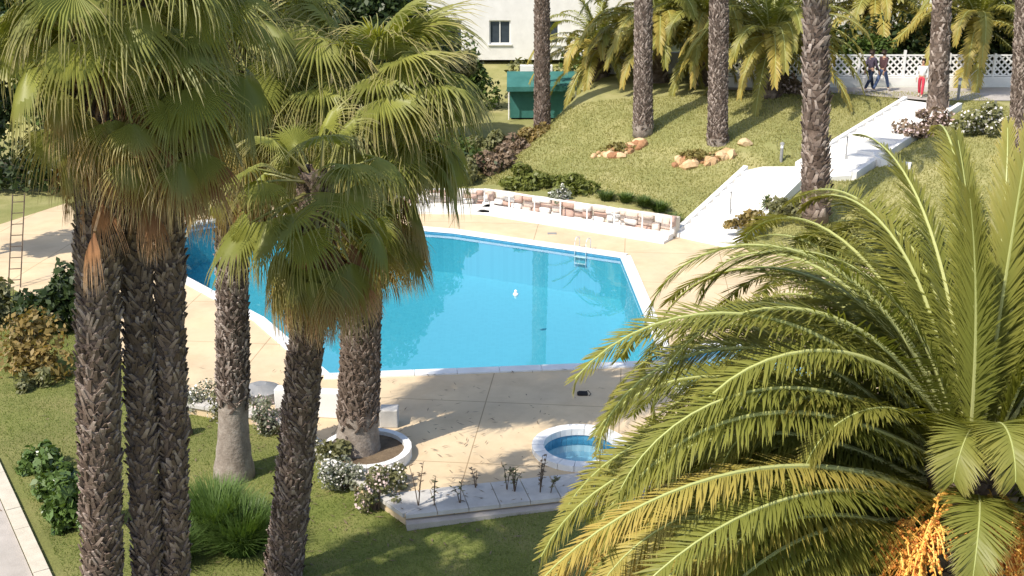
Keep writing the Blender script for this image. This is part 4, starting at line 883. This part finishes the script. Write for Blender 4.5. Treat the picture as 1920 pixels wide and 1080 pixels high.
def house(label, x0, x1, y, z0, h, nwin, seed, roof=True, depth=8):
    t = thing('house', label, 'building', ((x0 + x1) / 2, y, z0), 'white houses behind the garden'); wv = x1 - x0; mb = MB(); hw = wv / 2; ft = 2.9; storeys = max(1, int(h / ft)); openings = []
    step = wv / nwin
    for s in range(storeys):
        for i in range(nwin):
            cx = -hw + step * (i + .5); z = s * ft + .9; openings.append((cx - step * .22, cx + step * .22, z, z + 1.35))
    # front wall as piers and bands around real openings
    zs = [0]; 
    for s in range(storeys): zs += [s * ft + .9, s * ft + 2.25]
    zs.append(h)
    for k in range(len(zs) - 1):
        if k % 2 == 0: mb.box((-hw, 0, zs[k]), (hw, .3, zs[k + 1]))
        else:
            xs = [-hw]
            for i in range(nwin): cx = -hw + step * (i + .5); xs += [cx - step * .22, cx + step * .22]
            xs.append(hw)
            for j in range(0, len(xs), 2): mb.box((xs[j], 0, zs[k]), (xs[j + 1], .3, zs[k + 1]))
    mb.box((-hw, .3, 0), (-hw + .3, depth, h)); mb.box((hw - .3, .3, 0), (hw, depth, h)); mb.box((-hw + .3, depth - .3, 0), (hw - .3, depth, h))
    mb.build('wall', M_white, t)
    for (a, b, c, d) in openings:
        wb = MB(); wb.box((a, .17, c), (b, .22, d)); wo = wb.build('window', M_glass, t)
        fb = MB()
        for q in ((a, c, a + .07, d), (b - .07, c, b, d), (a + .07, c, b - .07, c + .07), (a + .07, d - .07, b - .07, d), ((a + b) / 2 - .03, c + .07, (a + b) / 2 + .03, d - .07)): fb.box((q[0], .11, q[1]), (q[2], .168, q[3]))
        fb.build('frame', M_metal, wo); sb = MB(); sb.box((a - .08, -.09, c - .07), (b + .08, .1, c - .002)); sb.build('sill', M_white, wo)
    mb = MB()
    if roof: mb.add([(-hw - .4, -.5, h), (hw + .4, -.5, h), (hw + .4, depth + .5, h), (-hw - .4, depth + .5, h), (-hw + 1.5, depth / 2, h + 1.9), (hw - 1.5, depth / 2, h + 1.9)], [(0, 1, 5, 4), (1, 2, 5), (2, 3, 4, 5), (3, 0, 4), (3, 2, 1, 0)])
    else: mb.box((-hw - .15, -.15, h), (hw + .15, depth + .15, h + .35))
    mb.build('roof', M_roof if roof else M_white, t)
house('white flat roofed villa behind the teal kiosk', -4.9, 9.1, 69, 2.0, 6.4, 5, 1, False)
house('white house with tiled roof beyond the hedge and the walkers', 15, 30, 72, 2.9, 6.0, 6, 2)
house('long white house far behind the fan palms', -26, -8, 80, 2.3, 6.0, 7, 3)
bb = MB(); bb.box((4.0, 56.6, 2.2), (9.2, 56.85, 4.0)); tag(bb.build('garden_wall', M_white, bevel=.02), 'plain white garden wall between the kiosk and the golden date palm', 'wall')
# white slatted fence glimpsed behind the three-palm clump
wf = thing('white_fence', 'small white slatted fence glimpsed between the leaves of the three-palm clump', 'fence', (-21.3, 53.2, zt(-21.3, 53.2)))
for i in range(12):
    mb = MB(); mb.box((i * .22, 0, 0), (i * .22 + .1, .03, 1.5)); mb.build('slat', M_metal, wf)
for z in (.3, 1.2):
    mb = MB(); mb.box((-.05, .032, z), (2.6, .06, z + .08)); mb.build('rail', M_metal, wf)

# ------------------------------------------------------------------ ring planter and low walls on the deck
rp = thing('ring_planter', 'white curved ring planter at the foot of the broad fan palm', 'planter', (-3.05, 22.2, 0))
n = 26
for i in range(n):
    a0 = 2 * math.pi * i / n + .004; a1 = 2 * math.pi * (i + 1) / n - .004; P = lambda a, r: (r * math.cos(a), r * math.sin(a)); bb = MB()
    bb.prism([P(a0, .80), P(a0, .95), P(a1, .95), P(a1, .80)], -.3, .22); bb.build('rim_block', M_coping, rp)
mb = MB(); mb.prism(circle(0, 0, .795, 26), -.1, .13); mb.build('soil', M_soil, rp)
bush('ground_plant', 'dark olive plant growing inside the ring planter', 'plant', (-3.6, 21.9, .12), (.4, .4, .4), 600, .04, L_olive, 95)
bb = MB(); bb.box((-.75, -.14, 0), (.75, .14, .62)); o = bb.build('low_wall', M_white, bevel=.02); o.location = (-4.6, 24.3, 0.0); o.rotation_euler.z = -.15; tag(o, 'short white low wall between the leaning palm and the broad palm', 'wall')
bb = MB(); bb.box((-.2, -.18, 0), (.2, .18, .42)); o = bb.build('white_pillar', M_slab, bevel=.02); o.location = (-2.72, 23.75, 0); tag(o, 'squat white pillar on the deck right behind the broad palm', 'pillar')
mb = MB(); mb.tube([(0, 0, 0), (0, 0, .28), (0, 0, .42)], [.42, .46, .15], 20); o = mb.build('covered_pot', M_grey, smooth=False); o.location = (-5.85, 25.1, 0); tag(o, 'grey covered round tub behind the flowering shrubs', 'tub')

# ------------------------------------------------------------------ small things on the deck and the bank
lad = thing('pool_ladder', 'steel pool ladder at the far edge of the swimming pool', 'ladder', (2.3, 37.2, 0), rz=math.atan2(-2.9, 5.61)); lad.scale = (.8, .8, .75)
for x in (-.25, .25):
    mb = MB(); mb.tube([(x, .35, 0), (x, .35, .38), (x, .28, .5), (x, .1, .56), (x, -.08, .5), (x, -.12, .35), (x, -.12, -.7)], .018, 8); mb.build('handrail', M_steel, lad, smooth=True)
for z in (-.3, -.6):
    mb = MB(); mb.box((-.25, -.17, z), (.25, -.08, z + .03)); mb.build('rung', M_steel, lad)
fl_ = thing('chlorine_floater', 'small white float bobbing in the middle of the pool', 'float', (.11, 33.0, -.1)); fl_.scale = (.7, .7, .8)
mb = MB(); mb.tube([(0, 0, -.08), (0, 0, 0), (0, 0, .05)], [.10, .12, .09], 14); mb.build('body', M_plastic, fl_, smooth=True); mb = MB(); mb.tube([(0, 0, .05), (0, 0, .14), (0, 0, .17)], [.06, .06, .03], 12); mb.build('cap', M_plastic, fl_)
bg_ = thing('bag', 'small black bag lying on the cream pool deck', 'bag', (1.66, 25.4, 0)); bg_.scale = (.8, .8, .8)
mb = MB(); mb.add([(-.15, -.09, 0), (.15, -.09, 0), (.15, .09, 0), (-.15, .09, 0), (-.16, -.1, .05), (.16, -.1, .05), (.16, .1, .05), (-.16, .1, .05), (-.1, -.05, .11), (.11, -.05, .10), (.11, .05, .10), (-.1, .05, .11)], [(3, 2, 1, 0), (0, 1, 5, 4), (1, 2, 6, 5), (2, 3, 7, 6), (3, 0, 4, 7), (4, 5, 9, 8), (5, 6, 10, 9), (6, 7, 11, 10), (7, 4, 8, 11), (8, 9, 10, 11)]); mb.build('body', M_black, bg_, bevel=.015)
mb = MB(); mb.tube([(.09, 0, .1), (.17, .02, .12), (.25, .0, .03), (.2, -.1, .012)], .012, 6); mb.build('strap', M_black, bg_)
mb = MB(); mb.box((-.16, -.1, 0), (.16, .1, .012))
for i in range(5): mb.box((-.13 + i * .06, -.08, .012), (-.11 + i * .06, .08, .018))
o = mb.build('drain_cover', M_grey); o.location = (1.39, 39.2, .002); tag(o, 'small grey drain grating in the deck before the stone wall', 'drain')
def bollard(label, x, y, z, h=.75):
    t = thing('bollard_lamp', label, 'lamp', (x, y, z)); mb = MB(); mb.tube([(0, 0, -.1), (0, 0, h * .7)], .06, 12); mb.build('post', M_grey, t)
    mb = MB(); mb.tube([(0, 0, h * .7), (0, 0, h * .88)], .055, 12); mb.build('lens', M_plastic, t); mb = MB(); mb.tube([(0, 0, h * .88), (0, 0, h * .96), (0, 0, h)], [.09, .08, .02], 12); mb.build('cap', M_grey, t)
bollard('grey bollard lamp on the grass above the stair landing', 10.2, 43.7, zt(10.2, 43.7))
bollard('grey bollard lamp on the terrace path right of the stair head', 18.6, 48.9, 3.0, .95)
ld = thing('ladder', 'thin dark ladder leaning from the bushes over the cream deck', 'ladder', (-14.9, 33.3, 0), rz=.2)
for x in (-.17, .17):
    mb = MB(); mb.tube([(x, 0, 0), (x + .25, 1.1, 2.6)], .02, 6); mb.build('rail', M_wood, ld)
for i in range(8):
    f = (i + .7) / 8.4; mb = MB(); mb.tube([(-.17 + .25 * f, 1.1 * f, 2.6 * f), (.17 + .25 * f, 1.1 * f, 2.6 * f)], .014, 6); mb.build('rung', M_wood, ld)

# ------------------------------------------------------------------ walkers
def skin_mesh(name, joints, edges, mats, root=0):
    me = bpy.data.meshes.new('tmp'); me.from_pydata([j[0] for j in joints], edges, []); o = bpy.data.objects.new('tmp', me); col.objects.link(o)
    sk = o.modifiers.new('skin', 'SKIN'); sk.use_smooth_shade = True; me.skin_vertices.new() if not me.skin_vertices else None
    for i, j in enumerate(joints):
        r = j[1]; me.skin_vertices[0].data[i].radius = (r, r) if isinstance(r, (int, float)) else r
        me.skin_vertices[0].data[i].use_root = (i == root)
    sb = o.modifiers.new('sub', 'SUBSURF'); sb.levels = 1; sb.render_levels = 1
    dg = bpy.context.evaluated_depsgraph_get(); em = bpy.data.meshes.new_from_object(o.evaluated_get(dg)); bpy.data.objects.remove(o); em.name = name
    em.materials.clear(); em.materials.append(mats); em.polygons.foreach_set('use_smooth', [True] * len(em.polygons)); return em
def person(label, x, y, z, rz, h, top, legs, stride, arm, long_hair=False):
    k = h / 1.75; t = thing('person', label, 'person', (x, y, z), 'walkers on the terrace path', rz)
    J = {}; 
    def leg(s, f):
        return [V(s * .09, 0, .92), V(s * .095, f * .18 + .02, .50), V(s * .09, f * .34 - (.06 if f < 0 else 0), .09), V(s * .09, f * .34 + .12, .03)]
    L1, L2 = leg(-1, stride), leg(1, -stride)
    if stride: L2[2].z += .05; L2[3].z += .0
    def armp(s, f): return [V(s * .19, 0, 1.42), V(s * .235, -.02 + f * .1, 1.14), V(s * .22, f * .26 + .05, .90), V(s * .215, f * .30 + .07, .82)]
    A1, A2 = armp(-1, -arm), armp(1, arm)
    jo = [(V(0, 0, .95), (.15, .11)), (V(0, 0, 1.12), (.135, .10)), (V(0, 0, 1.36), (.16, .105)), (V(0, 0, 1.47), (.065, .065)), (V(0, .01, 1.53), (.052, .055)), (V(0, .02, 1.61), (.072, .085)), (V(0, .015, 1.69), (.072, .09)), (V(0, .01, 1.745), (.045, .055))]
    ed = [(i, i + 1) for i in range(7)]
    for chain, rs, at_ in ((L1, (.088, .062, .045, .035), 0), (L2, (.088, .062, .045, .035), 0), (A1, (.056, .045, .034, .03), 2), (A2, (.056, .045, .034, .03), 2)):
        prev = at_
        for p, r in zip(chain, rs): jo.append((p, r)); ed.append((prev, len(jo) - 1)); prev = len(jo) - 1
        if at_ == 2:
            s = 1 if chain[0].x > 0 else -1; w_ = chain[3]
            for fi, (dx, dy, ln_) in enumerate(((-.0, .03, .08), (.0, .012, .09), (.0, -.008, .085), (0, -.026, .07))):
                q = w_ + V(dx, dy, -.03); jo.append((q, .011)); ed.append((prev, len(jo) - 1)); jo.append((q + V(-s * .008, .006, -ln_ * .5), .0095)); ed.append((len(jo) - 2, len(jo) - 1)); jo.append((q + V(-s * .02, .016, -ln_), .008)); ed.append((len(jo) - 2, len(jo) - 1))
            q = w_ + V(-s * .012, .045, .005); jo.append((q, .011)); ed.append((prev, len(jo) - 1)); jo.append((q + V(-s * .01, .012, -.04), .009)); ed.append((len(jo) - 2, len(jo) - 1))
    sc_ = lambda jj: [((p * k)[:], tuple(a * k for a in r) if isinstance(r, tuple) else r * k) for p, r in jj]
    b = link('body', skin_mesh('body', sc_(jo), ed, M_skin), t)
    cl = [(V(0, 0, 1.0), (.165, .125)), (V(0, 0, .93), (.165, .125))] ; ce = [(0, 1)]
    for ch in (L1, L2):
        pr = 1
        for p, r in zip(ch[:3], (.105, .080, .068)): cl.append((p + V(0, 0, .015), r)); ce.append((pr, len(cl) - 1)); pr = len(cl) - 1
    link('trousers', skin_mesh('trousers', sc_(cl), ce, legs), t)
    cl = [(V(0, 0, .93), (.175, .135)), (V(0, 0, 1.12), (.155, .118)), (V(0, 0, 1.36), (.178, .125)), (V(0, 0, 1.455), (.085, .08))]; ce = [(0, 1), (1, 2), (2, 3)]
    for ch in (A1, A2):
        pr = 2
        for p, r in zip(ch[:3], (.072, .058, .048)): cl.append((p.copy(), r)); ce.append((pr, len(cl) - 1)); pr = len(cl) - 1
    link('top', skin_mesh('top', sc_(cl), ce, top), t)
    hr = [(V(0, -.02, 1.70), (.085, .095)), (V(0, -.005, 1.755), (.06, .075)), (V(0, -.05, 1.62), (.075, .06)), (V(0, -.06, 1.50 if long_hair else 1.57), (.06, .035))]
    link('hair', skin_mesh('hair', sc_(hr), [(0, 1), (0, 2), (2, 3)], M_hair), t)
    for ch in (L1, L2):
        f = ch[2]; link('shoe', skin_mesh('shoe', sc_([(V(f.x, f.y - .04, f.z - .03), .05), (V(f.x, f.y + .06, f.z - .045), .048), (V(f.x, f.y + .16, f.z - .055), .038)]), [(0, 1), (1, 2)], M_shoe), t)
    mb = MB(); 
    for s in (-1, 1): mb.tube([V(s * .03, .095, 1.635) * k, V(s * .03, .103, 1.635) * k], .009 * k, 6)
    mb.build('eyes', M_black, t); mb = MB(); mb.tube([V(0, .095, 1.64) * k, V(0, .118, 1.60) * k, V(0, .1, 1.59) * k], [.008 * k, .014 * k, .008 * k], 6); mb.build('nose', M_skin, t)
    mb = MB(); mb.tube([V(-.022, .094, 1.565) * k, V(0, .102, 1.563) * k, V(.022, .094, 1.565) * k], .006 * k, 5); mb.build('mouth', M_red, t)
ZP = 3.035
person('person in a plum jacket and dark jeans walking on the terrace path', 15.50, 51.0, ZP, R(-62), 1.76, M_top1, M_jean, .85, .7)
person('person in a maroon shirt and blue jeans walking beside the person in plum', 16.03, 51.05, ZP, R(-62), 1.75, M_top2, M_jean2, -.95, -.8)
person('person in a white shirt and red trousers at the head of the stairs', 17.25, 49.6, ZP, R(150), 1.55, M_top3, M_red, .35, .4, True)

# ------------------------------------------------------------------ grass blades over the nearer lawn and the mound
def blades(name, label, xs, ys, n, h, wd, mat, seed, cond):
    rng = np.random.default_rng(seed); x = rng.uniform(*xs, n); y = rng.uniform(*ys, n); keep = cond(x, y); x, y = x[keep], y[keep]; n = len(x)
    z = np.array([zt(a, b) for a, b in zip(x, y)]); a = rng.uniform(0, 6.28, n); hh = h * rng.uniform(.5, 1.3, n); ln_ = rng.uniform(.1, .7, n) * hh; a2 = rng.uniform(0, 6.28, n)
    b = np.column_stack([x, y, z - .005]); s = np.column_stack([np.cos(a), np.sin(a), np.zeros(n)]) * wd; t = b + np.column_stack([np.cos(a2) * ln_, np.sin(a2) * ln_, hh])
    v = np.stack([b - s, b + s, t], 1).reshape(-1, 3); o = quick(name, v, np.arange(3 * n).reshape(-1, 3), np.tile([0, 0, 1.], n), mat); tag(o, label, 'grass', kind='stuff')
pathpoly = [(-10.75, 22.5), (-7.9, 18.0), (-5.6, 14.4), (-9, 12), (-15, 20)]
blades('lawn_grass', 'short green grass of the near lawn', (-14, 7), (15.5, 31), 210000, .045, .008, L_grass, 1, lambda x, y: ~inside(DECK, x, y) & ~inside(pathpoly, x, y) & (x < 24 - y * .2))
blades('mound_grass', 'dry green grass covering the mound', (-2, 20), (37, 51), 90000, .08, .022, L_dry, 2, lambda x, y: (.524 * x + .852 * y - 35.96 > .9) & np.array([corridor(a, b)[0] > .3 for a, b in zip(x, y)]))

rng = np.random.default_rng(9); n = 900; x = np.concatenate([rng.normal(-3.2, 2.4, n // 2), rng.uniform(-11, 4, n - n // 2)]); y = np.concatenate([rng.normal(21.5, 2.0, n // 2), rng.uniform(16, 27, n - n // 2)])
ok = ~inside(POOL, x, y) & (np.hypot(x - SPA[0], y - SPA[1]) > 1.1); x, y = x[ok], y[ok]; n = len(x); on = inside(DECK, x, y); z = np.where(on, .045, np.array([zt(a, b) for a, b in zip(x, y)]) + .035); a = rng.uniform(0, 6.28, n); l_ = rng.uniform(.02, .11, n); w_ = rng.uniform(.006, .016, n)
P_ = np.column_stack([x, y, z]); u = np.column_stack([np.cos(a), np.sin(a), rng.uniform(-.1, .1, n)]) * l_[:, None]; v_ = np.column_stack([-np.sin(a), np.cos(a), rng.uniform(-.2, .2, n)]) * w_[:, None]
o = quick('leaf_litter', np.stack([P_ - u, P_ - v_, P_ + u, P_ + v_], 1).reshape(-1, 3), np.arange(4 * n).reshape(-1, 4), np.repeat(rng.uniform(0, 1, n), 4), L_brown); tag(o, 'dry brown leaf litter scattered on the lawn and deck edge', 'leaf litter', kind='stuff')
